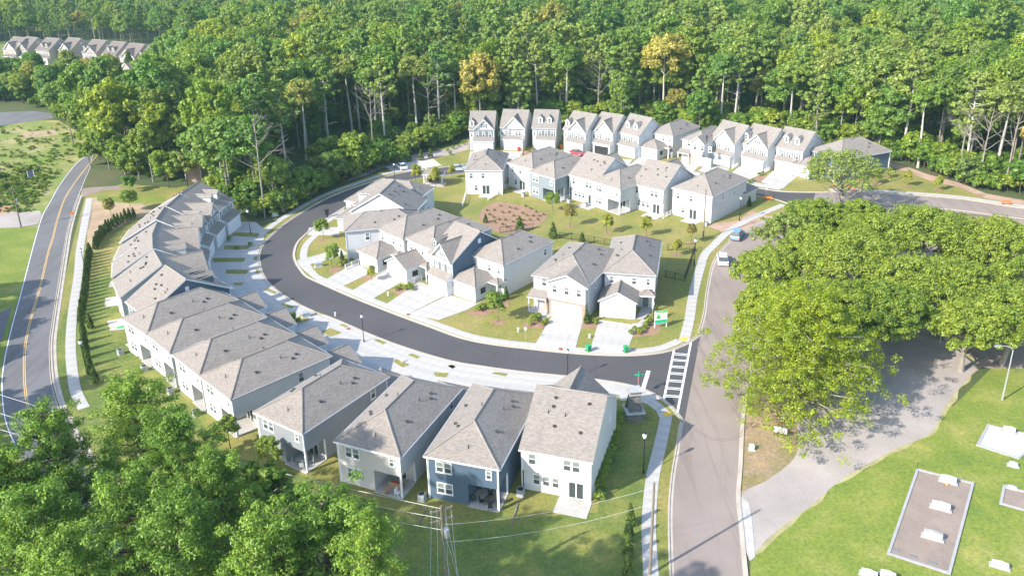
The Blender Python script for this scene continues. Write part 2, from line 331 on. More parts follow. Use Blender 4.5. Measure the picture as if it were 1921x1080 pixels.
sheet('bare_soil', P([(1640, 296), (1700, 312), (1740, 327), (1800, 343), (1850, 363), (1921, 376), (1921, 388), (1850, 372), (1800, 352), (1740, 338), (1700, 322), (1640, 305)]), .022, M('pink_soil', (.40, .27, .2), .95, 'rough'))
sheet('bare_soil', P(Z([(690, 940), (720, 920), (900, 900), (1000, 830), (1130, 870), (1200, 960), (800, 985)], 1150, 180, 3.842)), .024, M('pink_soil', (.40, .27, .2)))
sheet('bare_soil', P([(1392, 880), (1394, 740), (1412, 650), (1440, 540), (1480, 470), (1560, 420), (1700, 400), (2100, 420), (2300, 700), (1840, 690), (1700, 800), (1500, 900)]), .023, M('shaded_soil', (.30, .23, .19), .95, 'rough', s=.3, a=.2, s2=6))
sheet('dry_verge', P([(1393, 740), (1440, 740), (1500, 800), (1498, 855), (1450, 900), (1400, 930), (1392, 932), (1394, 870)]), .026, DRY)
V2_ = lambda x, y: Vector((x, y))
GD = rounded(P([(1390, 930), (1445, 897), (1495, 850), (1500, 780), (1560, 690), (1640, 640), (1727, 631), (1790, 652), (1826, 680), (1832, 692), (1821, 703), (1777, 757), (1746, 811), (1690, 837), (1633, 867), (1577, 901), (1515, 952), (1473, 983), (1435, 1014), (1416, 1037), (1411, 1005)]))
sheet('gravel_drive', GD, .03, GRAVEL); _o = offset(GD + GD[:1], .35); _o = [p + V2_(math.sin(i * .9) * .22 + math.sin(i * .37) * .25, math.cos(i * 1.3) * .2) for i, p in enumerate(_o)]; sheet('soil_fringe', _o[:-1] if abs(_o[0].x - GD[0].x) > 0 else GD, .0245, M('fringe_soil', (.36, .32, .15), .95, 'rough', s=.4, a=.25, s2=6))
sheet('pond_bed_path', P([(662, 330), (700, 312), (730, 300), (770, 291), (840, 280), (880, 266), (880, 280), (845, 291), (780, 303), (725, 312), (690, 328), (640, 345)]), .03, GRAVEL)
# big shaded drive far left
sheet('side_road', P([(-60, 214), (60, 208), (98, 213), (100, 222), (60, 228), (-60, 244)]), .03, ASPH3)
sheet('side_road', P([(-30, 600), (22, 576), (12, 610), (4, 640), (-60, 680)]), .034, ASPH3)
sheet('side_road', P(Z([(590, 590), (700, 580), (860, 570), (880, 600), (740, 605), (640, 640), (575, 660)], 0, 200, 3.842)), .034, CONC2)
sheet('side_road', P([(124, 125), (140, 124), (160, 142), (176, 152), (176, 168), (168, 168), (150, 148)]), .034, ASPH3)
sheet('side_road', P([(210, 137), (245, 142), (245, 156), (215, 160)]), .034, CONC2)

# loop road
OUTp = [(1284, 790), (1270, 770), (1246, 748), (1210, 729), (1173, 719), (1123, 711), (1060, 704), (980, 696), (913, 687), (847, 676), (765, 652), (700, 628), (635, 600), (570, 574), (521, 544), (496, 516), (488, 481), (496, 458), (516, 437), (539, 418), (570, 398), (609, 376), (648, 359), (680, 348), (709, 338), (740, 328), (772, 322)]
UPp = [(772, 322), (801, 319), (843, 313), (873, 309), (935, 303), (1000, 303), (1100, 309), (1200, 319), (1300, 332), (1402, 350), (1462, 360), (1530, 362), (1610, 361), (1725, 368), (1807, 375), (1885, 387), (1990, 402)]
INp = [(1314, 630), (1296, 643), (1272, 654), (1246, 662), (1194, 668), (1116, 667), (1038, 661), (986, 655), (934, 649), (869, 637), (804, 614), (752, 595), (700, 575), (648, 554), (596, 531), (573, 520), (562, 508), (552, 492), (549, 476), (556, 455), (574, 437), (590, 424), (647, 388), (700, 360), (756, 341), (800, 332), (828, 330), (872, 324)]
LOWp = [(872, 324), (935, 319), (1000, 318), (1100, 325), (1200, 335), (1300, 350), (1402, 364), (1450, 372), (1490, 385)]
OUT, UP, IN, LOW = (smooth(P(x)) for x in (OUTp, UPp, INp, LOWp))
road_poly = OUT + UP + P([(1990, 420), (1853, 400), (1763, 392), (1650, 385), (1560, 388), (1500, 400), (1455, 385)]) + LOW[::-1][4:] + IN[::-1]
# asphalt laid as quads between resampled edges
def resample(pl, n):
    L = [0]
    for i in range(1, len(pl)): L.append(L[-1] + (pl[i] - pl[i - 1]).length)
    out = []; j = 0
    for i in range(n):
        t = L[-1] * i / (n - 1)
        while j < len(pl) - 2 and L[j + 1] < t: j += 1
        k = (t - L[j]) / max(1e-6, L[j + 1] - L[j]); out.append(pl[j].lerp(pl[j + 1], min(1, k)))
    return out
mb = MB()
def upto(pl, q): return pl[:min(range(len(pl)), key=lambda i: (pl[i] - q).length) + 1]
mb.sheet([(p.x, p.y) for p in OUT + UP[:UP.index(min(UP, key=lambda p: (p - G(873, 309)).length)) + 1] + IN[::-1]], .034, ASPH)
mb.build('loop_road', kind='structure')
i0 = UP.index(min(UP, key=lambda p: (p - G(873, 309)).length))
sheet('upper_street', UP[i0:] + P([(1990, 420), (1853, 400), (1763, 392), (1650, 385), (1560, 388), (1500, 400)]) + LOW[::-1], .036, ASPH)
# main road
MLp = [(1300, 1400), (1272, 1200), (1265, 1079), (1262, 1002), (1262, 947), (1266.7, 891), (1273.6, 849), (1280, 805), (1284, 790)]
ML2p = [(1314, 630), (1324.5, 589), (1329.4, 549), (1339, 501), (1351, 476), (1372, 453), (1392, 439), (1425, 420), (1470, 400)]
MRp = [(1450, 1400), (1408, 1200), (1394, 1079), (1385, 980), (1380.5, 930), (1384.7, 874), (1390, 780), (1399, 720), (1412, 650), (1425, 590), (1440, 540), (1458, 500), (1480, 470), (1510, 445), (1560, 420), (1650, 400), (1763, 391), (1990, 420)]
ML, ML2, MR = (smooth(P(x)) for x in (MLp, ML2p, MRp))
sheet('main_road', ML + ML2 + P([(1520, 392), (1600, 380)]) + MR[::-1], .041, ASPH2)
sheet('upper_road', [p for p in UP if p.x > G(1520, 363).x] + P([(1990, 420), (1853, 400), (1763, 392), (1650, 386), (1560, 389), (1520, 393)]), .046, ASPH2)
kerb('kerb', OUT, 1); kerb('kerb', UP, 1); kerb('kerb', IN, -1); kerb('kerb', LOW, -1); kerb('kerb', ML, 1); kerb('kerb', ML2, 1); kerb('kerb', MR, -1)
# left road
LLp = [(200, 262), (185, 277), (166.6, 288.5), (140.6, 309), (112, 345.8), (91, 382), (78, 405.6), (65, 447), (56, 480), (36.7, 553), (16.7, 627), (3.3, 693), (1.7, 740), (10, 798), (45, 870), (100, 950), (170, 1015), (300, 1120)]
LRp = [(220, 268), (195, 280), (174, 291), (166.6, 317), (158.8, 335), (145.8, 366.6), (135, 398), (125, 434), (117, 480), (110, 523), (96.7, 606.7), (91.7, 653), (95, 713), (106.7, 760), (118, 790), (150, 845), (200, 910), (280, 980), (420, 1080)]
CLp = [(190, 283), (156, 322), (125, 366.6), (109, 408), (99, 447), (90, 476), (75, 540), (60, 590), (50, 633), (45.7, 673), (46.7, 723), (53, 763), (66, 800), (102, 855), (163, 921), (207, 958), (320, 1045)]
LL, LR, CL = (smooth(P(x)) for x in (LLp, LRp, CLp))
mb = MB(); mb.sheet([(p.x, p.y) for p in LL + LR[::-1]], .034, ASPH3); mb.build('country_road', kind='structure')
mk = obj('road_marking', None, None, (0, 0, 0), kind='structure')
for nm, d0, d1, pl, m in (('edge_line', -.12, -.24, LL, PAINTW), ('centre_line', .06, .17, CL, PAINTY), ('centre_line', -.17, -.06, CL, PAINTY), ('edge_line', .12, .22, LR, PAINTW)):
    mb = MB(); a, b = offset(pl, -d0 if pl is LL else d0), offset(pl, -d1 if pl is LL else d1); strip(mb, a, b, .042, m); mb.build(nm, mk)
kerb('kerb', [p for p in LR if p.y < G(146, 366).y], 1)
LRs = [p for p in LR if p.y < G(146, 366).y]
slab_path('gutter', LRs, .55, 1, .05, CURB, 3.0, .5)
SWp = [(168, 372), (158.5, 421), (150, 470), (146.7, 515), (137, 582), (133, 627), (133, 666), (137, 705), (143, 736), (160, 770)]
SW = smooth(P(SWp), .5); slab_path('sidewalk', offset(SW, .75), 1.5, -1, .06, CONC, 1.8)
sheet('worn_walk', [*offset(SW, 1.0)[20:44], *offset(SW, -1.0)[20:44][::-1]], .056, CONC2)

# loop pavements
slab_path('sidewalk', [p for p in OUT if p.y > G(500, 452).y and p.x < G(800, 318).x], 1.45, 1, .05, CONC, 1.5, 1.7)
IN2 = [p for p in IN]
slab_path('sidewalk', smooth(P([(1294, 648), (1272, 658), (1246, 666), (1194, 672), (1116, 671), (1038, 665), (986, 659), (934, 653), (869, 641), (804, 618), (752, 599), (700, 579), (648, 558), (596, 535), (573, 524), (562, 512), (552, 496), (549, 480), (556, 459), (574, 441), (590, 428)]), .5), 1.4, -1, .05, CONC, 1.5, 1.35)
slab_path('sidewalk', UP[UP.index(min(UP, key=lambda p: (p - G(1560, 362)).length)):], 1.4, 1, .05, CONC, 2, 1.2)
RS = smooth(P([(1283, 640), (1293, 600), (1301, 550), (1315, 498), (1322, 478), (1339, 460), (1367, 434), (1402, 413), (1434, 399), (1470, 384)]), .5)
slab_path('sidewalk', offset(RS, .8), 1.6, -1, .052, CONC, 1.5)
BS = smooth(P([(1221, 1250), (1221, 1079), (1217, 1002), (1219, 946), (1225, 891), (1235, 849), (1244, 810), (1249, 785), (1251, 775)]), .5)
slab_path('sidewalk', offset(BS, .78), 1.56, -1, .052, CONC, 1.5)
MW = obj('corner_walk', None, None, (0, 0, 0), kind='structure')
for q in ([(1166, 736), (1185, 733), (1182, 750), (1163, 752)], [(1185, 733), (1205, 738), (1200, 752), (1182, 750)], [(1205, 738), (1225, 747), (1214, 758), (1200, 752)], [(1225, 747), (1242, 759), (1230, 769), (1214, 758)], [(1242, 759), (1262, 779), (1238, 785), (1230, 769)]):
    slab_grid(MW, P(q), 1, 2, .052, CONC)
kp = obj('tactile_pad', None, None, (0, 0, 0), kind='structure')
for q in ([(1277, 633), (1290, 633), (1289, 639), (1276, 639)], [(1244, 774), (1258, 774), (1258, 780), (1246, 780)]):
    mb = MB(); mb.prism([(p.x, p.y) for p in P(q)], .05, .07, PAD); mb.build('pad', kp)

# driveways and walks of the left side: one apron of slabs with grass strips let in
apron = [p for p in OUT if p.x > G(800, 318).x or p.y < G(500, 452).y][4:]
ap_out = [(1165, 745), (1120, 745), (1000, 748), (880, 728), (790, 705), (700, 690), (640, 665), (590, 645), (530, 615), (480, 590), (440, 560), (415, 530), (400, 505), (395, 470), (410, 440), (430, 425), (452, 416), (480, 417), (496, 430)]
sheet('driveway_apron', offset(apron, .5) + P(ap_out[::-1]), .044, CONC)
AP = obj('apron_slab', None, None, (0, 0, 0), kind='structure')
pts = resample([p for p in apron if p.x < G(1150, 715).x], 62)
for i in range(len(pts) - 1):
    for (d0, d1) in ((.5, 2.0), (2.0, 3.5), (3.5, 6.5), (6.5, 9.5)):
        o0, o1 = offset(pts, d0), offset(pts, d1)
        q = [o0[i], o0[i + 1], o1[i + 1], o1[i]]
        if (q[1] - q[0]).cross(q[3] - q[0]) < 0: q = q[::-1]
        slab_grid(AP, q, 1, 1, .056, CONC)
Z5, Z7, Z8 = (180, 320, 3.842), (440, 520, 3.842), (780, 640, 3.0)
gs = [([(945, 443), (1180, 453), (1165, 482), (960, 470)], Z5), ([(925, 540), (1115, 540), (1100, 568), (920, 570)], Z5), ([(840, 632), (1080, 630), (1065, 657), (850, 663)], Z5), ([(940, 715), (1103, 716), (1085, 745), (935, 745)], Z5), ([(985, 810), (1070, 808), (1050, 828), (1000, 830)], Z5),
      ([(1222, 460), (1265, 458), (1245, 480), (1214, 480)], Z5), ([(1172, 540), (1200, 540), (1190, 562), (1162, 566)], Z5), ([(1145, 620), (1172, 618), (1165, 640), (1133, 645)], Z5), ([(1155, 715), (1180, 715), (1170, 740), (1148, 740)], Z5), ([(1212, 862), (1235, 848), (1305, 878), (1290, 890)], Z5), ([(1335, 965), (1355, 953), (1428, 983), (1410, 995)], Z5), ([(1555, 1020), (1575, 1010), (1643, 1035), (1625, 1048)], Z5),
      ([(755, 345), (790, 335), (835, 352), (800, 363)], Z7), ([(1003, 455), (1035, 447), (1095, 470), (1070, 485)], Z7), ([(1245, 560), (1280, 550), (1340, 575), (1315, 588)], Z7), ([(1535, 640), (1560, 632), (1595, 645), (1575, 660)], Z7),
      ([(425, 312), (480, 270), (520, 285), (545, 312), (480, 330)], Z7), ([(625, 395), (690, 367), (775, 402), (690, 430)], Z7), ([(1140, 605), (1165, 590), (1262, 630), (1210, 650)], Z7),
      ([(178, 140), (210, 133), (225, 143), (205, 155)], Z8), ([(100, 175), (187, 180), (170, 205), (110, 198)], Z8), ([(422, 182), (450, 175), (520, 183), (505, 198)], Z8)]
for q, z in gs: sheet('grass_strip', P(Z(q, *z)), .072, LAWN)

# inner-side driveways
Z3, Z4 = (530, 320, 3.842), (830, 420, 3.842)
def drive(q, z, nx, ny, m=CONC):
    r = obj('driveway', None, None, (0, 0, 0), kind='structure'); slab_grid(r, P(Z(q, *z) if z else q), nx, ny, .058, m); return r
drive([(225, 405), (325, 335), (380, 345), (320, 385)], Z3, 2, 1); drive([(325, 335), (445, 262), (445, 335), (380, 345)], Z3, 2, 1)
drive([(190, 412), (405, 408), (412, 466), (180, 466)], Z3, 4, 1)
drive([(105, 648), (345, 582), (350, 640), (120, 695)], Z3, 5, 1); drive([(345, 582), (420, 560), (470, 600), (350, 640)], Z3, 2, 1)
drive([(285, 800), (530, 660), (640, 735), (400, 852)], Z3, 4, 3); drive([(120, 690), (160, 685), (400, 852), (300, 832)], Z3, 1, 5)
drive([(490, 872), (740, 720), (905, 775), (625, 940)], Z3, 4, 3)
drive([(735, 972), (985, 800), (1205, 885), (905, 1035)], Z3, 4, 3)
drive([(905, 1035), (1205, 895), (1400, 960), (1130, 1076)], Z3, 4, 3); drive([(1130, 1076), (1400, 960), (1520, 900), (1330, 1005)], Z3, 3, 1)
drive([(655, 890), (795, 655), (1015, 690), (955, 912)], Z4, 2, 4); drive([(700, 650), (760, 610), (800, 660), (720, 690)], Z4, 1, 2)
drive([(1060, 918), (1130, 690), (1400, 730), (1325, 938)], Z4, 2, 4); drive([(1385, 770), (1400, 720), (1490, 650), (1500, 690)], Z4, 1, 2); drive([(1330, 800), (1370, 715), (1410, 715), (1385, 790)], Z4, 1, 1)
drive([(1395, 685), (1440, 590), (1505, 610), (1480, 690)], Z4, 1, 2)
# verge strips between the kerb and pavement stay lawn; parking court
drive([(722, 313), (757, 306), (778, 320), (740, 324)], None, 2, 1); drive([(757, 306), (812, 297.5), (826, 310), (778, 320)], None, 4, 1)
Z6 = (600, 280, 6.403)
# upper row driveways
Z1, Z2 = (850, 180, 3.842), (1150, 180, 3.842)
ZT = (860, 190, 7.388); ZR = (1300, 210, 7.388); ZM = (1080, 200, 7.388)
drive([(160, 700), (495, 700), (480, 840), (130, 840)], ZT, 2, 2); drive([(610, 690), (905, 700), (800, 835), (660, 840)], ZT, 2, 2); drive([(1040, 680), (1330, 690), (1290, 800), (900, 820)], ZT, 2, 2)
drive([(1460, 690), (1760, 720), (1700, 860), (1300, 820)], ZT, 2, 2); drive([(240, 650), (480, 690), (420, 800), (100, 760)], ZM, 2, 2); drive([(580, 720), (790, 740), (700, 850), (480, 800)], ZM, 2, 2)
drive([(880, 700), (1150, 745), (960, 860), (760, 800)], ZM, 2, 2); drive([(1450, 760), (1730, 800), (1640, 900), (1330, 860)], ZM, 2, 2)
drive([(220, 705), (520, 800), (330, 870), (70, 820)], ZR, 2, 2); drive([(650, 745), (990, 850), (780, 940), (540, 840)], ZR, 2, 2); drive([(1105, 820), (1440, 900), (1250, 1060), (940, 975)], ZR, 2, 2)
sheet('driveway_apron', P([(880, 300), (880, 296), (940, 294), (1000, 293), (1100, 298), (1200, 310), (1300, 322), (1400, 340), (1470, 351), (1462, 357), (1402, 347), (1300, 329), (1200, 316), (1100, 306), (1000, 300), (935, 300)]), .05, CONC)

sl = obj('asphalt_seams', None, None, (0, 0, 0), kind='structure'); SEAM = M('seal_line', (.045, .043, .046), .7); PALE = M('scuffed_asphalt', (.13, .122, .122), .9, 'rough')
def seam(px, w=.07, m=SEAM, z=.0385):
    pl = smooth(P(px), .6); mb = MB(); strip(mb, offset(pl, -w / 2), offset(pl, w / 2), z, m); mb.build('seam', sl)
seam([(560, 470), (575, 500), (610, 528), (650, 552)], .05, PALE); seam([(800, 608), (830, 624), (872, 646), (905, 662)], .06, PALE); seam([(700, 596), (780, 622), (880, 652), (1000, 676), (1150, 690), (1240, 694)], .05); seam([(525, 500), (540, 450), (580, 420), (640, 386)], .05)
seam([(520, 548), (575, 526)], .08); seam([(936, 655), (915, 686)], .06); seam([(1116, 669), (1118, 708)], .06)
for c_, r_, a0, a1 in (((1345, 790), 3.2, -2.8, .6), ((1340, 700), 2.6, -1.2, 1.9), ((1320, 740), 4.2, -.9, .9), ((1352, 655), 3.0, 2.0, 4.2)):
    o_ = G(*c_); pl = [o_ + Vector((math.cos(a) * r_, math.sin(a) * r_ * 1.2)) for a in np.linspace(a0, a1, 26)]
    for dr in (0, .32): mb = MB(); q_ = [o_ + (p - o_) * (1 + dr / r_) for p in pl]; strip(mb, q_, [o_ + (p - o_) * (1 + .09 / r_) for p in q_], .0455, M('tyre_mark', (.19, .15, .135), .8)); mb.build('tyre_mark', sl)
# crosswalk, stop bar, bay lines
ZB = (1150, 560, 4.5)
cw = obj('crosswalk', None, None, (0, 0, 0), kind='structure')
def stripe(root, a, b, w, z=.05, m=PAINTW):
    a, b = G(*a), G(*b); d = (b - a).normalized(); n = Vector((-d.y, d.x)) * w / 2; mb = MB()
    mb.sheet([(p.x, p.y) for p in (a - n, b - n, b + n, a + n)], z, m); return mb.build('stripe', root)
zz = lambda p: Z([p], *ZB)[0]
stripe(cw, zz((515, 435)), zz((430, 850)), .3); stripe(cw, zz((657, 372)), zz((543, 965)), .3)
for yl in (462, 475, 513, 524, 568, 580, 624, 637, 686, 699, 750, 763, 815, 828):
    xl = 515 + (yl - 435) / 415 * -85 + 8; yr = yl + 8; xr = 657 + (yr - 372) / 593 * -114 - 8; stripe(cw, zz((xl, yl)), zz((xr, yr)), .16)
sb = obj('stop_line', None, None, (0, 0, 0), kind='structure'); stripe(sb, zz((300, 610)), zz((252, 765)), .55)
bl = obj('parking_lines', None, None, (0, 0, 0), kind='structure')
for k in range(7): a = (1195 + 28 * k, 152 - 4 * k); stripe(bl, Z([a], *Z6)[0], Z([(a[0] + 100, a[1] + 75)], *Z6)[0], .15, .066)
stripe(bl, Z([(1195, 152)], *Z6)[0], Z([(1290, 250)], *Z6)[0], .2, .068); stripe(bl, Z([(1280, 248)], *Z6)[0], Z([(1395, 225)], *Z6)[0], .4, .067)
mb = MB(); mb.sheet([(p.x, p.y) for p in P(Z([(1145, 210), (1185, 205), (1200, 225), (1160, 232)], *Z6))], .066, BLUEP); mb.build('stripe', bl)
sheet('mulch_bed', rounded(P(Z([(330, 765), (480, 790), (600, 825), (680, 850), (665, 890), (640, 910), (590, 945), (540, 960), (440, 985), (350, 990), (250, 950), (190, 880), (200, 830), (250, 790)], *Z1))), .03, MULCH)
for q, z in (([(170, 640), (250, 620), (330, 600), (380, 640), (440, 545), (520, 530), (480, 560), (470, 600), (380, 620), (300, 665), (240, 665)], Z4), ([(575, 740), (640, 690), (700, 655), (765, 715), (735, 755), (640, 750)], Z4), ([(990, 745), (1010, 700), (1130, 700), (1110, 745)], Z4), ([(1365, 770), (1480, 740), (1500, 680), (1570, 680), (1560, 780), (1450, 810), (1350, 812)], Z4), ([(345, 715), (400, 690), (455, 705), (440, 725), (380, 730)], Z4),
             ([(790, 855), (880, 840), (960, 850), (930, 880), (860, 905), (810, 880)], Z3), ([(560, 770), (650, 755), (680, 780), (620, 800)], Z3), ([(330, 715), (400, 690), (500, 640), (520, 650), (430, 700), (380, 750)], Z3), ([(1430, 590), (1560, 570), (1600, 625), (1500, 640)], (1400, 700, 99)),
             ([(900, 650), (1000, 640), (1040, 700), (960, 760), (900, 740)], ZT), ([(970, 960), (780, 955), (940, 880), (1000, 890)], ZR), ([(60, 800), (60, 760), (180, 755), (150, 800)], ZR)):
    if z[2] < 50: sheet('mulch_bed', rounded(P(Z(q, *z)), .3), .03, MULCH)
for c in ((1295, 456), (1139, 437.7), (1212, 443), (1068, 425), (1269, 478), (1641, 346), (1667, 334), (1701, 350), (1759, 357), (1838, 366), (209, 413), (246, 395), (605, 450)):
    p = G(*c); rr = .9; sheet('mulch_bed', [p + Vector((math.cos(a) * rr, math.sin(a) * rr)) for a in np.linspace(0, 6.28, 11)[:-1]], .032, MULCH)
mb = MB(); mb.prism([(p.x, p.y) for p in P([(1391, 932), (1405, 943), (1411, 975), (1416.6, 1045), (1407, 1052), (1394, 1020), (1386, 975)])], .0, .07, CONC); mb.build('drive_apron', kind='structure')
#HOUSES
# ------------------------------------------------------------------ houses
OV = .32; FLR = 2.85
CACHE = {}
def win_mesh(w, h, attic=False):
    k = ('w', w, h)
    if k not in CACHE:
        f = MB(); t = .1; d = .07
        for b in ((0, 0, w, t), (0, h - t, w, h), (0, t, t, h - t), (w - t, t, w, h - t)): f.box(b[0], -d, b[1], b[2], 0.0, b[3], TRIM)
        f.box(t, -.05, h / 2 - .035, w - t, 0, h / 2 + .035, TRIM)
        f.box(-.04, -.1, -.06, w + .04, -.002, 0, TRIM)
        o = f.build('window'); p = MB()
        p.add([(t, -.02, t), (w - t, -.02, t), (w - t, -.02, h / 2), (t, -.02, h / 2)], [(0, 1, 2, 3)], GLASS)
        p.add([(t, -.035, h / 2), (w - t, -.035, h / 2), (w - t, -.035, h - t), (t, -.035, h - t)], [(0, 1, 2, 3)], GLASSG)
        q = p.build('pane'); CACHE[k] = (o.data, q.data)
        bpy.data.objects.remove(o); bpy.data.objects.remove(q)
    return CACHE[k]
def wallframe(x0, y0, x1, y1, side):
    return {'front': ((x0, y0), 0, x1 - x0), 'right': ((x1, y0), math.pi / 2, y1 - y0), 'rear': ((x1, y1), math.pi, x1 - x0), 'left': ((x0, y1), -math.pi / 2, y1 - y0)}[side]
def win(root, fr, s, z, w, h, shut=False):
    (ox, oy), a, L = fr; me, pm = win_mesh(w, h); c, sn = math.cos(a), math.sin(a)
    loc = (ox + c * s + sn * .004, oy + sn * s - c * .004, z)
    o = obj('window', me, root, loc, a); obj('pane', pm, o)
    if shut:
        if 'sh%s' % h not in CACHE:
            m = MB(); m.box(0, -.06, 0, .34, 0, h, SHUT)
            for k in range(int(h / .25)): m.box(.04, -.075, .06 + k * .25, .30, -.06, .2 + k * .25, SHUT)
            x = m.build('shutter'); CACHE['sh%s' % h] = x.data; bpy.data.objects.remove(x)
        for ds in (-.42, w + .08): obj('shutter', CACHE['sh%s' % h], root, (ox + c * (s + ds) + sn * .004, oy + sn * (s + ds) - c * .004, z), a)
def cached(key, fn):
    if key not in CACHE:
        x = fn().build('tmp'); CACHE[key] = x.data; bpy.data.objects.remove(x)
    return CACHE[key]
def slider(root, fr, s, z=.15, w=1.8, h=2.1):
    (ox, oy), a, L = fr; c, sn = math.cos(a), math.sin(a)
    def f():
        m = MB()
        for b in ((0, 0, .09, h), (w - .09, 0, w, h), (.09, h - .09, w - .09, h), (w / 2 - .06, 0, w / 2 + .06, h - .09)): m.box(b[0], -.07, b[1], b[2], 0, b[3], TRIM)
        return m
    def g():
        m = MB(); m.add([(.09, -.03, 0), (w / 2 - .06, -.03, 0), (w / 2 - .06, -.03, h - .09), (.09, -.03, h - .09)], [(0, 1, 2, 3)], GLASSD)
        return m.add([(w / 2 + .06, -.03, 0), (w - .09, -.03, 0), (w - .09, -.03, h - .09), (w / 2 + .06, -.03, h - .09)], [(0, 1, 2, 3)], GLASSD)
    o = obj('sliding_door', cached('sd', f), root, (ox + c * s + sn * .004, oy + sn * s - c * .004, z), a); obj('pane', cached('sdg', g), o)
def garage_door(root, x, y, w, m, open_=False):
    k = 'gd%s%s' % (w, m.name)
    def f():
        b = MB(); b.box(-.12, -.05, 0, 0, 0, 2.3, TRIM); b.box(w, -.05, 0, w + .12, 0, 2.3, TRIM); b.box(-.12, -.05, 2.3, w + .12, 0, 2.45, TRIM)
        return b
    root_d = obj('garage_door', cached(k + 'f', f), root, (x, y - .004, 0))
    def g():
        b = MB()
        for i in range(4):
            b.box(.01, -.03, .02 + i * .57, w - .01, 0, .57 + i * .57, m)
            for j in range(4): b.box(.12 + j * w / 4, -.045, .1 + i * .57, w / 4 - .12 + j * w / 4, -.03, .5 + i * .57, m)
        return b
    obj('panel', cached(k + 'p', g), root_d)
def ridge(mb, pts):
    for a, b in pts: mb.tube(a, b, .11, .11, RIDGE, 5, True)
def hip_roof(x0, y0, x1, y1, z, s, M1, front_hip=True):
    mb = MB(); w, d = x1 - x0, y1 - y0; h = min(w, d) / 2 * s; A, B, C, D = (x0, y0, z), (x1, y0, z), (x1, y1, z), (x0, y1, z)
    if d >= w: r0, r1 = ((x0 + x1) / 2, y0 + w / 2, z + h), ((x0 + x1) / 2, y1 - w / 2, z + h); F = [((A, B, r0)), ((C, D, r1)), ((B, C, r1, r0)), ((D, A, r0, r1))]; caps = [(A, r0), (B, r0), (C, r1), (D, r1), (r0, r1)]
    else: r0, r1 = (x0 + d / 2, (y0 + y1) / 2, z + h), (x1 - d / 2, (y0 + y1) / 2, z + h); F = [((D, A, r0)), ((B, C, r1)), ((A, B, r1, r0)), ((C, D, r0, r1))]; caps = [(A, r0), (D, r0), (B, r1), (C, r1), (r0, r1)]
    for f in F: mb.add(f, [tuple(range(len(f)))], M1)
    t = .2
    for a, b in ((A, B), (B, C), (C, D), (D, A)): mb.add([a, b, (b[0], b[1], z - t), (a[0], a[1], z - t)], [(3, 2, 1, 0)], TRIM)
    mb.add([(p[0], p[1], z - t) for p in (A, B, C, D)], [(3, 2, 1, 0)], TRIM); ridge(mb, caps); return mb, h
def gable_roof(x0, y0, x1, y1, z, h, M1, axis='x'):
    """ridge along axis; open slopes with thickness and white rake boards"""
    mb = MB(); t = .18
    if axis == 'x': e = [(x0, y0), (x1, y0), (x1, y1), (x0, y1)]; r = [(x0, (y0 + y1) / 2), (x1, (y0 + y1) / 2)]; q = [(e[0], e[1], r[1], r[0]), (e[2], e[3], r[0], r[1])]; ends = [(e[3], r[0], e[0]), (e[1], r[1], e[2])]
    else: e = [(x0, y0), (x1, y0), (x1, y1), (x0, y1)]; r = [((x0 + x1) / 2, y0), ((x0 + x1) / 2, y1)]; q = [(e[1], e[2], r[1], r[0]), (e[3], e[0], r[0], r[1])]; ends = [(e[0], r[0], e[1]), (e[2], r[1], e[3])]
    for a, b, c, d in q:
        mb.add([(*a, z), (*b, z), (*c, z + h), (*d, z + h)], [(0, 1, 2, 3)], M1)
        mb.add([(*a, z - t), (*b, z - t), (*c, z + h - t), (*d, z + h - t)], [(3, 2, 1, 0)], TRIM); mb.add([(*a, z - t), (*b, z - t), (*b, z), (*a, z)], [(0, 1, 2, 3)], TRIM)
    for a, b, c in ends:
        mb.add([(*a, z - t), (*a, z), (*b, z + h), (*b, z + h - t)], [(0, 1, 2, 3)], TRIM); mb.add([(*b, z + h - t), (*b, z + h), (*c, z), (*c, z - t)], [(0, 1, 2, 3)], TRIM)
    ridge(mb, [((*r[0], z + h), (*r[1], z + h))]); return mb
def vents(root, fz, spots):
    def v():
        m = MB(); m.prism([(-.13, -.13), (.13, -.13), (.13, .13), (-.13, .13)], -.05, .14, VENT); m.prism([(-.18, -.18), (.18, -.18), (.18, .18), (-.18, .18)], .14, .17, VENT); return m
    def p():
        m = MB(); m.tube((0, 0, -.1), (0, 0, .45), .06, .05, VENT, 6); m.tube((0, 0, -.05), (0, 0, .1), .12, .06, VENT, 6); return m
    for i, (x, y) in enumerate(spots):
        k = i % 3 == 2
        obj('vent_pipe' if k else 'roof_vent', cached('vp' if k else 'vb', p if k else v), root, (x, y, fz(x, y)))
def acunit(x, y, rz, label, z=0):
    t = thing('air_conditioner', label, 'air conditioner', (x, y, z), rz, 'air conditioners behind the houses')
    def f():
        m = MB(); m.box(-.38, -.38, .08, .38, .38, .86, ACM)
        for i in range(7): m.box(-.392, -.33, .14 + i * .1, .392, .33, .19 + i * .1, GUTTER); m.box(-.33, -.392, .14 + i * .1, .33, .392, .19 + i * .1, GUTTER)
        m.box(-.45, -.45, 0, .45, .45, .08, CONC); return m
    def g():
        m = MB()
        for i in range(12): m.tube((math.cos(i * .5236) * .05, math.sin(i * .5236) * .05, .88), (math.cos(i * .5236) * .33, math.sin(i * .5236) * .33, .88), .012, .012, DARK, 4)
        m.prism([(math.cos(a) * .34, math.sin(a) * .34) for a in np.linspace(0, 6.28, 15)[:-1]], .86, .868, DARK); return m
    obj('casing', cached('acc', f), t); obj('fan_grille', cached('acg', g), t)
HN = 0
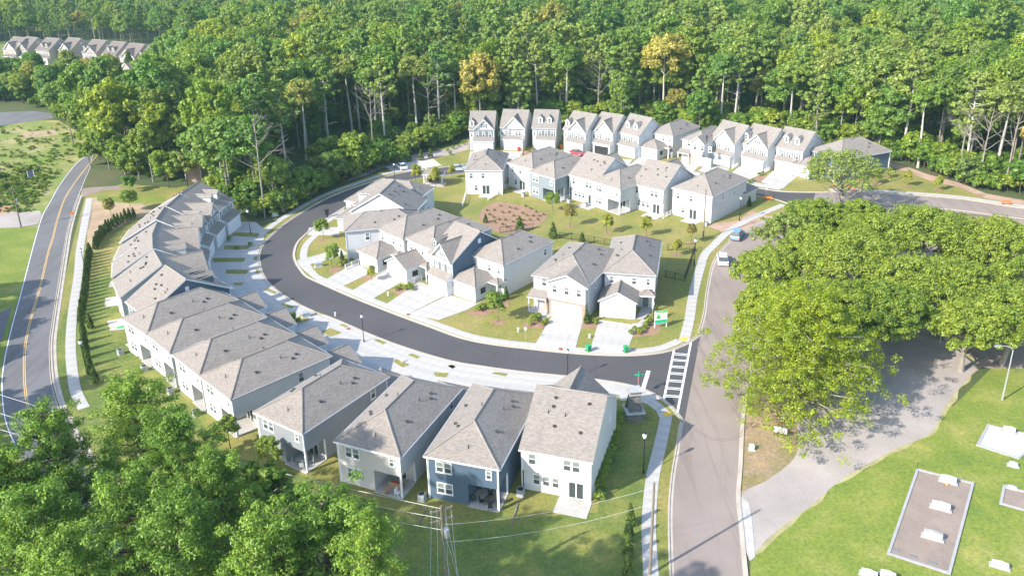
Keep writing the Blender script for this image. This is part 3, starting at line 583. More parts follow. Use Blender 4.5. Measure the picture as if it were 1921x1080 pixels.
def house(label, a, b, side, w, d, he, roof='hip', wall=WHITE, wall2=None, front=None, rear=None, rise=4.0, slope=.58, roofm=ROOF, gz=0, gdoor=DOORW, ac=None, group=None, patio_cut=True, flip=False, swin=(), frontw=None, name='house', z=0, sidewin_l=()):
    global HN; HN += 1
    a = a if isinstance(a, Vector) else G(*a, he + gz) ; b = b if isinstance(b, Vector) else G(*b, he + gz)
    u = (b - a).normalized(); v = Vector((-u.y, u.x))
    if side == 'ridge': a, b = a - v * d / 2, b - v * d / 2; mid = (a + b) / 2; b = mid + u * w / 2; a = mid - u * w / 2; side = 'rear'
    if side == 'front': org, xa = a, u
    elif side == 'rear': org, xa = b + v * d, -u
    elif side == 'right': org, xa = a + v * w, -v
    rz = math.atan2(xa.y, xa.x)
    t = thing(name, label, 'house', (org.x, org.y, z), rz, group)
    wall2 = wall2 or wall; o = OV; x0, y0, x1, y1 = o, o, w - o, d - o
    fr = {s: wallframe(x0, y0, x1, y1, s) for s in ('front', 'right', 'rear', 'left')}
    # walls
    mb = MB(); cut = rear == 'patio'
    if cut:
        cx, cy_ = 3.9, 3.1
        mb.prism([(x0, y0), (x1, y0), (x1, y1), (cx, y1), (cx, y1 - cy_), (x0, y1 - cy_)], -.3, FLR, wall2, bottom=False)
    elif rear == 'tri': mb.prism([(x0 + .02, y0), (x1 - .02, y0), (x1 - .02, y1 - .35), (x0 + .02, y1 - .35)], -.3, FLR, wall2, bottom=False)
    else: mb.prism([(x0, y0), (x1, y0), (x1, y1), (x0, y1)], -.3, FLR, wall2, bottom=False)
    mb.prism([(x0, y0), (x1, y0), (x1, y1), (x0, y1)], FLR, he - .1, wall)
    sm = rise / (d / 2) if roof == 'gx' else (rise / (w / 2) if roof == 'gy' else slope)
    if roof == 'gx':
        k = he + rise - .22
        vs = [(x0, y0, he - .12), (x0, d / 2, k), (x0, y1, he - .12), (x1, y0, he - .12), (x1, d / 2, k), (x1, y1, he - .12)]
        mb.add(vs, [(0, 1, 2), (3, 5, 4)], wall)
        for xx, sg in ((x0, -1), (x1, 1)):
            q = MB(); q.box(min(xx, xx + sg * .05), d / 2 - .3, he + rise * .45, max(xx, xx + sg * .05), d / 2 + .3, he + rise * .45 + .8, TRIM); q.build('gable_vent', t)
    if roof == 'gy':
        k = he + rise - .22; mb.add([(x0, y0, he - .12), (w / 2, y0, k), (x1, y0, he - .12), (x0, y1, he - .12), (w / 2, y1, k), (x1, y1, he - .12)], [(0, 2, 1), (3, 4, 5)], wall)
    mb.build('wall', t)
    # corner boards and band board
    for (px, py, sx, sy) in ((x0, y0, -1, -1), (x1, y0, 1, -1), (x1, y1, 1, 1), (x0, y1, -1, 1)):
        zb = FLR if (rear == 'tri' and py == y1) else -.2
        cb = MB(); cb.box(min(px, px + sx * .03) - (.0 if sx < 0 else .1), min(py, py + sy * .03) - (.0 if sy < 0 else .1), zb, max(px, px + sx * .03) + (.1 if sx < 0 else 0), max(py, py + sy * .03) + (.1 if sy < 0 else 0), he - .2, TRIM); cb.build('corner_board', t)
    # gutters + downspouts
    for yy, sg in ((0, -1), (d, 1)):
        if roof != 'gy': gt = MB(); gt.box(.0, min(yy, yy + sg * .12), he - .15, w, max(yy, yy + sg * .09), he - .02, TRIM if sg > 0 else GUTTER); gt.build('gutter', t)
    if roof != 'gx':
        for xx, sg in ((0, -1), (w, 1)): gt = MB(); gt.box(min(xx, xx + sg * .12), .0, he - .16, max(xx, xx + sg * .12), d, he - .02, GUTTER); gt.build('gutter', t)
    for px, py in ((x0 - .06, y1 + .06), (x1 + .06, y1 + .06), (x1 + .06, y0 - .06)): 
        dp = MB(); dp.box(px - .05, py - .05, 0, px + .05, py + .05, he - .16, TRIM); dp.build('downspout', t)
    # roof
    fz = (lambda x, y: he + sm * min(y, d - y)) if roof == 'gx' else ((lambda x, y: he + sm * min(x, w - x)) if roof == 'gy' else (lambda x, y: he + sm * min(x, w - x, y, d - y)))
    if roof == 'hip': rmb, h = hip_roof(0, 0, w, d, he, slope, roofm)
    elif roof == 'gx': rmb = gable_roof(-.02, 0, w + .02, d, he, rise, roofm, 'x')
    else: rmb = gable_roof(0, 0, w, d, he, rise, roofm, 'y')
    rf = rmb.build('roof', t); rnd = random.Random(HN)
    if roof == 'hip': sp_ = [(w * .72, d * .72), (w * .8, d * .66), (w * .5 - .3, d - 1.6), (w * .24, d * .28), (w * .2, d * .33), (w * .28, d * .42), (w * .83, d * .4), (w * .22, d * .68), (w * .53, d * .5)]
    else: sp_ = [(w * rnd.uniform(.15, .85), d * rnd.uniform(.58, .85)) for _ in range(7)]
    if flip: sp_ = [(w - x, y) for x, y in sp_]
    vents(rf, fz, sp_)
    # helpers on the front
    def cross(xc, hw, h, yf, zb=he, wl=wall, M1=roofm, tri=True):
        ye = h / sm + .15; q = MB(); tt = .16
        L, Rr, Fr, Bk = (xc - hw, yf, zb), (xc + hw, yf, zb), (xc, yf, zb + h), (xc, ye, zb + h)
        q.add([L, (xc - hw, .02, zb), Bk, Fr], [(3, 2, 1, 0)], M1); q.add([Rr, (xc + hw, .02, zb), Bk, Fr], [(0, 1, 2, 3)], M1)
        for s_, E_ in ((-1, L), (1, Rr)):
            q.add([E_, Fr, (Fr[0], Fr[1], Fr[2] - tt - .08), (E_[0], E_[1], E_[2] - tt)], [(0, 1, 2, 3) if s_ < 0 else (3, 2, 1, 0)], TRIM)
            q.add([(E_[0], yf, zb - tt), (xc, yf, zb + h - tt - .05), (xc, o, zb + h - tt - .05), (E_[0], o, zb - tt)], [(0, 1, 2, 3) if s_ > 0 else (3, 2, 1, 0)], TRIM)
        ridge(q, [(Fr, Bk)]); q.build('cross_roof', t)
        if tri:
            g_ = MB(); yy = y0 - .03 if yf > -.4 else yf + .3
            g_.add([(xc - hw + .15, yy, zb - .1), (xc + hw - .15, yy, zb - .1), (xc, yy, zb + h - .3), (xc - hw + .15, yy + .3, zb - .1), (xc + hw - .15, yy + .3, zb - .1), (xc, yy + .3, zb + h - .3)], [(0, 1, 2), (3, 5, 4), (0, 3, 4, 1)], wall if wall is BEIGE else BATTEN); g_.build('gable_wall', t)
            return yy
    def dormer(xc, zd, hw=.62, hh=1.35):
        yd = (zd - he) / sm; q = MB(); zt = zd + hh; yb = (zt + .55 - he) / sm
        r_ = obj('dormer', None, t, (0, 0, 0))
        q.add([(xc - hw, yd, zd - .2), (xc + hw, yd, zd - .2), (xc + hw, yd, zt), (xc, yd, zt + .55), (xc - hw, yd, zt), (xc - hw, yb, zd - .2 + (yb - yd) * sm), (xc + hw, yb, zd - .2 + (yb - yd) * sm), (xc + hw, yb, zt), (xc - hw, yb, zt)],
              [(0, 1, 2, 3, 4), (1, 6, 7, 2), (0, 4, 8, 5)], wall); q.build('wall', r_)
        e = .14; q = MB()
        Fl, Fr_, Ft = (xc - hw - e, yd - .18, zt - .1), (xc + hw + e, yd - .18, zt - .1), (xc, yd - .18, zt + .6)
        q.add([Fl, Ft, (xc, yb + .5, zt + .6), (xc - hw - e, (zt - .1 - he) / sm + .1, zt - .1)], [(0, 1, 2, 3)], roofm); q.add([Fr_, (xc + hw + e, (zt - .1 - he) / sm + .1, zt - .1), (xc, yb + .5, zt + .6), Ft], [(0, 1, 2, 3)], roofm)
        q.add([Fl, (Fl[0], Fl[1], Fl[2] - .12), (Ft[0], Ft[1], Ft[2] - .16), Ft], [(0, 1, 2, 3)], TRIM); q.add([Fr_, Ft, (Ft[0], Ft[1], Ft[2] - .16), (Fr_[0], Fr_[1], Fr_[2] - .12)], [(0, 1, 2, 3)], TRIM); q.build('roof', r_)
        q = MB(); q.box(xc - .36, yd - .05, zd + .12, xc + .36, yd - .002, zt - .02, TRIM)
        for i in range(2): q.box(xc - .27, yd - .07, zd + .2 + i * .57, xc + .27, yd - .05, zd + .68 + i * .57, GLASS)
        q.build('window', r_)
    def pent(xa_, xb_, yf=-1.3):
        q = MB(); q.add([(xa_ - .2, yf, 2.95), (xb_ + .2, yf, 2.95), (xb_ + .2, y0, 3.85), (xa_ - .2, y0, 3.85), (xa_ - .2, yf, 2.78), (xb_ + .2, yf, 2.78), (xb_ + .2, y0, 2.8), (xa_ - .2, y0, 2.8)],
                        [(0, 1, 2, 3)], roofm); q.add([(xa_ - .2, yf, 2.95), (xb_ + .2, yf, 2.95), (xb_ + .2, y0, 3.85), (xa_ - .2, y0, 3.85), (xa_ - .2, yf, 2.78), (xb_ + .2, yf, 2.78), (xb_ + .2, y0, 2.8), (xa_ - .2, y0, 2.8)], [(4, 5, 1, 0), (5, 6, 2, 1), (7, 4, 0, 3), (7, 6, 5, 4)], TRIM)
        q.build('pent_roof', t); g_ = MB(); g_.prism([(xa_, yf + .3), (xb_, yf + .3), (xb_, y0), (xa_, y0)], -.2, 2.79, frontw or wall2, bottom=False); g_.build('garage_wall', t)
        return yf + .3
    F = front or ''
    if F in ('dormers', 'gable', 'gabledormer'):
        if frontw:
            q = MB(); q.box(x0, y0 - .025, 0, x1, y0 + .0, he - .1, frontw); q.build('front_wall', t)
        gx0 = .2 * w; yg = pent(gx0, x1 - .05); garage_door(t, gx0 + .45, yg, round(x1 - gx0 - .9, 2), gdoor)
        q = MB(); q.box(x0 + .1, y0 - .05, 0, gx0 - .12, y0, 2.15, GUTTER); q.build('door', t)
        win(t, fr['front'], .12, 3.75, .7, 1.25)
        if F != 'gable':
            for i in range(3): win(t, fr['front'], w * .235 + i * w * .24, 3.7, .78, 1.45, True)
        else: win(t, fr['front'], w * .25, 3.9, .6, 1.2, True); win(t, fr['front'], w * .57, 3.75, .8, 1.35); win(t, fr['front'], w * .57 + .84, 3.75, .8, 1.35)
        if F == 'dormers': dormer(w * .33, he + 1.15); dormer(w * .68, he + 1.15)
        if F == 'gabledormer':
            dormer(w * .13, he + .75); yy = cross(w * .6, w * .4, 3.0, -.3)
            win(t, ((0, yy), 0, w), w * .6 - .35, he + .45, .7, 1.1, True)
        if F == 'gable':
            cross(w * .58, w * .42, 3.2, -.2); 
            q = MB(); xc, hw, h_ = w * .68, w * .31, 2.3; q.add([(xc - hw, -.02, he - .1), (xc + hw, -.02, he - .1), (xc, -.02, he + h_), (xc - hw, y0, he - .1), (xc + hw, y0, he - .1), (xc, y0, he + h_)], [(0, 1, 2), (3, 0, 2, 5), (1, 4, 5, 2), (0, 3, 4, 1)], BATTEN)
            for s_ in (-1, 1): q.add([(xc + s_ * (hw + .1), -.18, he - .1), (xc, -.18, he + h_ + .1), (xc, -.18, he + h_ - .12), (xc + s_ * (hw + .1), -.18, he - .3), (xc + s_ * (hw + .1), 0, he - .1), (xc, 0, he + h_ + .1)], [(0, 1, 2, 3) if s_ < 0 else (3, 2, 1, 0), (0, 4, 5, 1) if s_ < 0 else (1, 5, 4, 0)], TRIM)
            q.build('small_gable', t)
    if F in ('hipgarage', 'gablegarage'):
        gw_, gd = 6.0, 4.6; q = MB(); q.prism([(.05, -gd + .3), (gw_ - .25, -gd + .3), (gw_ - .25, y0), (.05, y0)], -.2, 2.75, BATTEN if F == 'gablegarage' else wall2, bottom=False)
        if F == 'gablegarage': q.add([(.05, -gd + .3, 2.74), (gw_ - .25, -gd + .3, 2.74), (gw_ / 2 - .1, -gd + .3, 2.74 + 1.6)], [(0, 1, 2)], BATTEN)
        q.build('garage_wall', t)
        if F == 'hipgarage': rr, _ = hip_roof(-.25, -gd, gw_ + .05, y0 + 1.4, 2.92, .56, roofm)
        else: rr = gable_roof(-.25, -gd, gw_ + .05, y0 + .05, 2.92, 1.75, roofm, 'y')
        rr.build('garage_roof', t); garage_door(t, .5, -gd + .3, 4.8, gdoor)
        g2 = wallframe(.05, -gd + .3, gw_ - .25, y0, 'right')
        q = MB(); q.box(gw_ - .25, -gd + 1.6, 1.1, gw_ - .2, -gd + 2.8, 2.1, DARK); q.build('garage_window', t)
        rr, _ = hip_roof(gw_ + .02, -1.5, w - .05, y0 + .6, 2.92, .5, roofm); rr.build('porch_roof', t)
        q = MB(); q.box(w - .5, -1.4, 0, w - .3, -1.2, 2.72, TRIM); q.build('porch_post', t)
        q = MB(); q.box(gw_ + .6, y0 - .05, .1, gw_ + 1.5, y0, 2.15, SHUT); q.build('door', t)
        for s in (.7, w * .5): win(t, fr['front'], s, 3.95, .85, 1.35)
        win(t, fr['front'], w - 2, 3.95, .7, 1.35)
    if F == 'bump':     # wide upper front bay with brick garage and porch
        q = MB(); bx = 3.3; q.prism([(bx, -.9), (x1, -.9), (x1, y0), (bx, y0)], FLR, he + .02, LGREY); q.build('bay_wall', t)
        q = MB(); q.prism([(bx, -.95), (x1 + .01, -.95), (x1 + .01, y0), (bx, y0)], -.2, FLR, BRICK, bottom=False); q.build('brick_base', t)
        xm, hw = (bx + w) / 2, (w - bx) / 2 + .2; q = MB(); h_ = 1.7; ye = h_ / sm
        q.add([(xm - hw, -1.25, he), (xm, -1.25, he + h_), (xm, ye, he + h_), (xm - hw, .02, he)], [(0, 3, 2, 1)][::1], roofm); q.add([(xm + hw, -1.25, he), (xm + hw, .02, he), (xm, ye, he + h_), (xm, -1.25, he + h_)], [(0, 1, 2, 3)], roofm)
        for s_ in (-1, 1): q.add([(xm + s_ * hw, -1.25, he), (xm, -1.25, he + h_), (xm, -1.25, he + h_ - .22), (xm + s_ * hw, -1.25, he - .2)], [(0, 1, 2, 3) if s_ < 0 else (3, 2, 1, 0)], TRIM)
        q.build('bay_roof', t); q = MB(); q.add([(bx, -.9, he), (x1, -.9, he), (xm, -.9, he + h_ - .3)], [(0, 1, 2)], LGREY); q.build('gable_wall', t)
        for i in range(3): win(t, ((bx, -.9), 0, w), .8 + i * 2.1, 4.0, .95, 1.45)
        win(t, fr['front'], 1.4, 4.2, .95, 1.45); garage_door(t, bx + .85, -.95, 5.0, DOORG)
        q = MB(); q.add([(-.1, -1.6, 2.75), (bx, -1.6, 2.75), (bx, y0, 3.5), (-.1, y0, 3.5)], [(0, 1, 2, 3)], roofm); q.box(-.1, -1.6, 2.6, bx, -1.5, 2.75, TRIM); q.build('porch_roof', t)
        for px in (.1, bx - .2): 
            q = MB(); q.box(px, -1.5, 0, px + .16, -1.34, 2.6, TRIM); q.build('porch_post', t)
        q = MB(); q.box(2.1, y0 - .05, .1, 3.0, y0, 2.2, WICKER); q.build('door', t); q = MB(); q.box(-.1, -1.6, -.1, bx, y0, .1, CONC); q.build('porch_floor', t)
    # rear
    rr = fr['rear']; Lw = rr[2]
    if rear == 'patio':
        win(t, rr, .95, 3.75, .95, 1.45); win(t, rr, 1.92, 3.75, .95, 1.45); win(t, rr, .95, .95, .95, 1.45); win(t, rr, 1.92, .95, .95, 1.45); win(t, rr, Lw - 1.4, 4.0, .7, 1.15)
        q = MB(); q.box(x0, y1 - .22, -.1, x0 + .2, y1, FLR, TRIM); q.build('porch_post', t); q = MB(); q.box(x0 - .03, y1 - 3.2, .0, x0 + .12, y1 - 3.02, FLR, TRIM); q.build('porch_post', t)
        q = MB(); q.prism([(x0 - .1, y1 - 3.1), (cx, y1 - 3.1), (cx, y1 + .3), (x0 - .1, y1 + .3)], -.05, .1, CONC, bottom=False); q.build('patio_slab', t)
        slider(t, ((cx, y1 - 3.1), math.pi, 4), .6)
    if rear == 'tri':
        r2 = wallframe(x0, y0, x1, y1 - .35, 'rear'); win(t, rr, .7, 3.8, .95, 1.5); win(t, rr, Lw - 3.1, 3.8, .95, 1.5); win(t, rr, Lw - 2.1, 3.8, .95, 1.5)
        for i in range(3): win(t, r2, 1.1 + i * 1.12, .95, .9, 1.4)
        slider(t, r2, Lw - 2.6)
        q = MB(); q.prism([(x0 - .2, y1 - .3), (x0 + 3.6, y1 - .3), (x0 + 3.6, y1 + 2.6), (x0 - .2, y1 + 2.6)], -.05, .08, CONC, bottom=False); q.build('patio_slab', t)
    if rear == 'two':
        win(t, rr, .75, 3.8, .9, 1.4); win(t, rr, Lw * .42, 3.8, .9, 1.4); win(t, rr, Lw * .22, .9, .9, 1.4); slider(t, rr, Lw * .44)
        q = MB(); q.prism([(w * .25, y1), (w * .62, y1), (w * .62, y1 + 2.4), (w * .25, y1 + 2.4)], -.05, .08, CONC, bottom=False); q.build('patio_slab', t)
    for s, zz_, ww, hh in swin: win(t, fr['right'], s, zz_, ww, hh)
    for s, zz_, ww, hh in sidewin_l: win(t, fr['left'], s, zz_, ww, hh)
    if ac:
        p = Vector((math.cos(rz), math.sin(rz))); n_ = Vector((-p.y, p.x)); q_ = org + p * ac[0] + n_ * (d + ac[1]); acunit(q_.x, q_.y, rz, ac[2])
    t['w'] = w; t['d'] = d; HOUSES.append((org, rz, w, d, t)); return t
HOUSES = []
V2 = lambda x, y: Vector((x, y))
# bottom row, backs towards the camera
house('white gabled house nearest the paved main road, three windows low on its back', (973, 843), (1112, 868), 'rear', 8.5, 14.2, 5.7, 'gx', WHITE, front='gable', rear='tri', ac=(8.2, .5, 'air conditioner at the left back corner of the nearest white gabled house'), rise=4.2, sidewin_l=[(10, 4.4, .5, .8)])
house('dark blue hipped house with black patio furniture under its back corner', (794, 855), (937, 881), 'rear', 8.9, 15.7, 5.75, 'hip', NAVY, front='hipgarage', rear='patio', ac=(9.3, .3, 'air conditioner beside the dark blue house, by the wire pole'), sidewin_l=[(12.0, 4.1, .8, 1.4)])
house('off-white hipped house with a cluttered patio, between the dark blue house and the grey one', (625, 827), (751, 859), 'rear', 8.8, 15.6, 5.7, 'hip', WARMW, front='hipgarage', rear='patio', sidewin_l=[(12.2, 4.1, .8, 1.4)])
house('mid grey hipped house with a pale table set on its back patio', (475, 773), (567, 814), 'rear', 8.6, 15.2, 5.7, 'hip', MGREY, front='hipgarage', rear='patio', sidewin_l=[(11.4, 3.9, .9, 1.6)])
for i, (p0, p1, lb) in enumerate((((373, 705), (432, 750), 'white hipped house nearest the grey one, a single dark window in its long side'), ((318, 662), (373, 705), 'white hipped house second from the grey one in the stepped white row'),
                   ((275, 628), (318, 662), 'white hipped house third from the grey one in the stepped white row'), ((233, 601), (275, 628), 'white hipped house at the far end of the stepped row, against the navy gable'))):
    house(lb, p0, p1, 'rear', 8.5 if i == 0 else 8.2, 15.0, 5.75, 'hip', WHITE, front='gablegarage', rear='patio', ac=(9.0 if i == 0 else 8.4, 1.0, ('air conditioner low behind the white house nearest the grey one', 'air conditioner behind the second white stepped house, above the pines', 'air conditioner behind the third white stepped house', 'air conditioner behind the last white stepped house')[i]), sidewin_l=[(9.4, 3.7, .9, 1.5)] if i == 0 else ())
# crescent, ridges traced
cres = [('I', (310, 497), (349, 523), 'dark navy gabled house at the near end of the curved row', NAVY, 'dormers', 7.9), ('J', (286.6, 467.7), (304, 496.5), 'gabled house in the curved row next to the navy gable', WHITE, 'gable', 7.9), ('K', (285, 440), (286.6, 465), 'gabled house third in the curved row, a tree shadow on its back slope', WHITE, 'dormers', 7.0),
        ('L', (294.4, 416.6), (285.8, 438.6), 'gabled house in the middle of the curved row with two dormers', WHITE, 'gable', 7.0), ('M', (308.6, 388), (292.9, 411), 'gabled house fifth in the curved row with a tall front gable', LGREY, 'gabledormer', 7.2),
        ('N', (337, 364.6), (313, 386), 'gabled house second from the wooded end of the curved row', WHITE, 'gabledormer', 7.4), ('O', (374, 339.4), (338.5, 363), 'gabled house at the wooded far end of the curved row with two white dormers', WHITE, 'dormers', 8.2)]
for k, r0, r1, lb, wl, frn, w in cres: house(lb, G(*r0, 9.7), G(*r1, 9.7), 'ridge', w, 14.2, 5.7, 'gx', wl, front=frn, rear='two', rise=4.0, roofm=ROOF, gdoor=DOORW)
# middle block, fronts towards the camera or the bend
house('white hipped corner house with gabled garage, beside the green and white sign', (1131, 511), (1231, 517.6), 'front', 8.7, 15.5, 5.9, 'hip', WHITE, front='gablegarage', rear='two', swin=[(11, 4.0, .7, 1.2)])
house('pale grey house with a brick garage front and covered porch', (996.6, 516), (1106.5, 536), 'front', 10.2, 15.6, 5.9, 'hip', LGREY, front='bump', rear='two', swin=[(2.8, 4.0, .7, 1.3), (8, 4.0, .7, 1.3)], slope=.5)
house('white hipped house with a long blank side, left of the brick fronted house', (876, 476), (944, 498), 'front', 8.4, 13.8, 6.0, 'hip', WHITE, front='hipgarage', rear='two', swin=[(10.8, 3.9, .9, 1.3)])
house('house with a dark blue gabled side and shuttered white front in the middle block', (800.7, 473.6), (843.6, 493), 'front', 7.0, 13.0, 6.0, 'gx', NAVY, front='gabledormer', rear='two', rise=4.1, gdoor=DOORG, frontw=WHITE)
house('white house with gabled garage, left of the blue gabled one', (759, 447), (797.8, 463), 'front', 8.0, 14.5, 6.0, 'hip', WHITE, front='gablegarage', rear='two')
house('white house with hipped garage, third from the blue gable towards the bend', (706, 428.5), (740.7, 443), 'front', 8.3, 14.5, 6.0, 'hip', WHITE, front='hipgarage', rear='two')
house('pale grey house at the bend with one dark window in its blank side', (645, 434.5), (706, 429), 'right', 8.4, 14.5, 6.2, 'hip', LGREY, front='hip', rear='two', swin=[(3.5, 3.9, .9, 1.6)], slope=.5)
house('house with a broad pale gable and small white vent behind the bend', (655.5, 396), (775, 402), 'right', 9.0, 13.4, 5.8, 'gx', LGREY, front='hipgarage', rear='tri', rise=4.0)
house('white hipped house at the back of the middle block with teal windows towards the lawn', V2(-32.9, 172.8), V2(-19.2, 167.9), 'right', 8.0, 14.5, 5.7, 'hip', WHITE, front='hipgarage', rear='two')
# lawn row, backs towards the camera
house('white house alone at the left end of the lawn row, green-framed sliding door', (871, 320), (943.3, 320.3), 'rear', 8.9, 14.0, 5.8, 'hip', WHITE, front='hipgarage', rear='two')
house('white hipped house behind the blue-grey one in the lawn row', (954.4, 306.4), (999.6, 318), 'rear', 8.2, 14.6, 5.8, 'hip', WHITE, front='hipgarage', rear='two')
house('blue-grey hipped house with a cut-out patio corner in the lawn row', (990, 322), (1040.6, 336), 'rear', 8.4, 14.6, 5.8, 'hip', BLUEG, front='hipgarage', rear='patio', ac=(8.8, 1.0, 'air conditioner behind the blue-grey house on the lawn'))
house('white gabled house with overhanging upper floor, right of the blue-grey one', (1065, 327.4), (1119, 342), 'rear', 8.4, 12.6, 5.8, 'gx', WHITE, front='gable', rear='tri', rise=4.0, ac=(6.5, 1.6, 'air conditioner behind the white overhanging house on the lawn'))
house('very pale grey hipped house with white porch corner between two white gabled houses', (1106.7, 338.5), (1163.7, 356.3), 'rear', 8.9, 14.6, 5.8, 'hip', LGREY, front='hipgarage', rear='patio', ac=(9.2, 1.0, 'air conditioner behind the very pale grey house on the lawn'))
house('white gabled house with overhanging upper floor, next to last in the lawn row', (1187.4, 345), (1245, 358), 'rear', 8.3, 13.0, 5.8, 'gx', WHITE, front='gable', rear='tri', rise=4.0, ac=(8.7, 1.0, 'air conditioner behind the next to last house on the lawn'))
house('white hipped house at the right end of the lawn row, beside the bare pole', (1259, 352), (1337, 369.6), 'rear', 9.7, 15.2, 6.0, 'hip', WHITE, front='hipgarage', rear='two', ac=(.6, 1.0, 'air conditioner behind the last house of the lawn row, by the bare pole'), sidewin_l=[(9.0, 3.6, .7, 1.1), (4.2, 4.0, .7, 1.3)])
# upper row, fronts towards the camera
top = [((878.3, 244), (927.7, 244), 7.15, 'gabledormer', LGREY, DOORW, 'first house of the upper row, beside the dark woods'), ((935.8, 240), (985.2, 242), 7.35, 'gable', LGREY, DOORW, 'second house of the upper row with a double gable, red bin by its garage'),
       ((996.7, 240.8), (1042.7, 242), 6.9, 'dormers', WHITE, DOORG, 'third house of the upper row with two dormers and a grey garage door'), ((1055, 242), (1099.6, 249.6), 7.6, 'gabledormer', WHITE, DOORW, 'fourth house of the upper row, shuttered gable, a red car on its drive'),
       ((1108.4, 244.7), (1149.7, 251.4), 6.9, 'gable', WHITE, DARK, 'fifth house of the upper row with its garage standing open'), ((1157, 246.7), (1199, 256.8), 7.7, 'dormers', WHITE, DOORW, 'sixth house of the upper row with two dormers, left of the hipped pair'),  # fifth house: shade of the open garage is painted as a dark door panel
       ((1329.8, 260), (1378.5, 272.3), 8.2, 'gable', WHITE, DOORG, 'double gabled house right of the hipped pair with a grey garage door'), ((1388, 267.5), (1441.4, 279.7), 8.2, 'gabledormer', WHITE, DOORW, 'shuttered gable house with one dormer, third from the right end of the upper row'),
       ((1449.6, 274.3), (1506.4, 285.8), 8.1, 'dormers', WHITE, DOORW, 'house with two dormers and shutters, second from the right end of the upper row')]
for a, b, w, f_, wl, gd_, lb in top: house(lb, a, b, 'front', w, 10.2, 5.8, 'gx', wl, front=f_, rear='two', rise=4.0, roofm=ROOF2, gdoor=gd_)
house('left one of the white hipped pair in the upper row with a forward garage', (1216.7, 247.4), (1256, 254.8), 'front', 7.6, 13.0, 5.8, 'hip', WHITE, front='hipgarage', rear='two', roofm=ROOF2)
house('right one of the white hipped pair in the upper row with twin upper windows', (1277.6, 261), (1316, 267.7), 'front', 7.0, 13.0, 5.8, 'hip', WHITE, front='bump', rear='two', roofm=ROOF2)
house('blue hipped house half hidden by a tree at the right end of the upper row', (1517, 281), (1583, 303), 'front', 10.5, 16.0, 5.4, 'hip', NAVY, front='hipgarage', rear='two', roofm=ROOF2, swin=[(4, 3.4, .8, 1.2), (9, 3.4, .8, 1.2)])
# far estate top left, lodge in the woods, hidden houses
for i, (cx, cy) in enumerate(((3, 92), (27, 92), (65, 94), (107, 94), (152, 98), (190, 102), (222, 106), (258, 110))):
    p = G(cx, cy, 6); house(('far beige house at the left edge of the distant estate', 'second far beige house of the distant estate', 'far house with a plain brown side wall, third in the distant estate', 'fourth far beige house of the distant estate', 'fifth far beige house of the distant estate', 'sixth far house of the distant estate', 'seventh far house of the distant estate', 'last far house of the estate beside the bare soil')[i], p, p + V2(math.cos(-.5), math.sin(-.5)), 'front', 8.8 if i % 2 else 9.6, 13.0, 6.0, 'gx', BEIGE, front=('gable', 'gabledormer', 'dormers')[i % 3], rear=None, rise=4.6, roofm=ROOF3, group='beige houses of the far estate')
p = G(225, 135, 5.5); house('two-storey beige house by the cone-shaped tree in the distant estate', p, p + V2(.8, -.6), 'front', 9.0, 14.0, 6.0, 'gy', BEIGE, rear=None, rise=3.2, roofm=ROOF3)
p = G(340, 305, 4.5); house('small brick lodge with a steep grey roof among the tree trunks', p, p + V2(.8, -.6), 'front', 7.5, 8.0, 5.2, 'gy', BRICKR, rear=None, rise=3.6, roofm=ROOF2, name='lodge')
for cx, cy, lb in ((1162, 160, 'white house glimpsed between trunks left of the golden tree'), (1705, 212, 'pale roofed house glimpsed through the woods on the right'), (1820, 232, 'pale house glimpsed low between tall bare trunks on the right')):
    p = G(cx, cy, 3); house(lb, p, p + V2(.9, -.3), 'front', 13, 9, 4.5, 'gx', WARMW, rear=None, rise=3, roofm=ROOF2)
#PROPS
# ------------------------------------------------------------------ vegetation meshes
def quads_mesh(name, V, m, extra=None):
    """V: (n,4,3) leaf quads; extra: MB of trunk and limbs joined in"""
    n = len(V); co = V.reshape(-1, 3).astype(np.float32); me = bpy.data.meshes.new(name)
    ev = np.array(extra.v, np.float32) if extra and extra.v else np.zeros((0, 3), np.float32); ef = extra.f if extra else []
    tot = len(co) + len(ev); me.vertices.add(tot); me.vertices.foreach_set('co', np.concatenate([co, ev]).ravel())
    lt = [4] * n + [len(f) for f in ef]; li = np.concatenate([np.arange(4 * n), np.array([i + 4 * n for f in ef for i in f], int)]).astype(np.int32)
    me.loops.add(len(li)); me.loops.foreach_set('vertex_index', li); me.polygons.add(len(lt))
    me.polygons.foreach_set('loop_start', np.concatenate([[0], np.cumsum(lt)[:-1]]).astype(np.int32)); me.polygons.foreach_set('loop_total', np.array(lt, np.int32))
    me.materials.append(m)
    if ef: me.materials.append(extra.mats[0]); me.polygons.foreach_set('material_index', np.array([0] * n + [1] * len(ef), np.int32))
    me.update(calc_edges=True); me.validate(); return me
def leaves(rng, C, Rr, cnt, size, flat=1.0, shell=.5, asp=.6, up=.6):
    idx = np.repeat(np.arange(len(C)), cnt); n = len(idx)
    u = rng.normal(size=(n, 3)); u /= np.linalg.norm(u, axis=1)[:, None]; r = rng.uniform(shell, 1, n) ** .7
    p = C[idx] + u * (Rr[idx] * r)[:, None] * np.array([1, 1, flat])
    nn = u * .9 + rng.normal(size=(n, 3)) * .36 + np.array([0, 0, up]); nn /= np.linalg.norm(nn, axis=1)[:, None]
    t = np.cross(nn, rng.normal(size=(n, 3))); t /= np.linalg.norm(t, axis=1)[:, None]; b = np.cross(nn, t)
    s = size * rng.uniform(.6, 1.35, n)[:, None]; k = nn * s * .25
    return np.stack([p - t * s, p - b * s * asp + k, p + t * s, p + b * s * asp + k * rng.uniform(-1, 1, (n, 1))], 1)
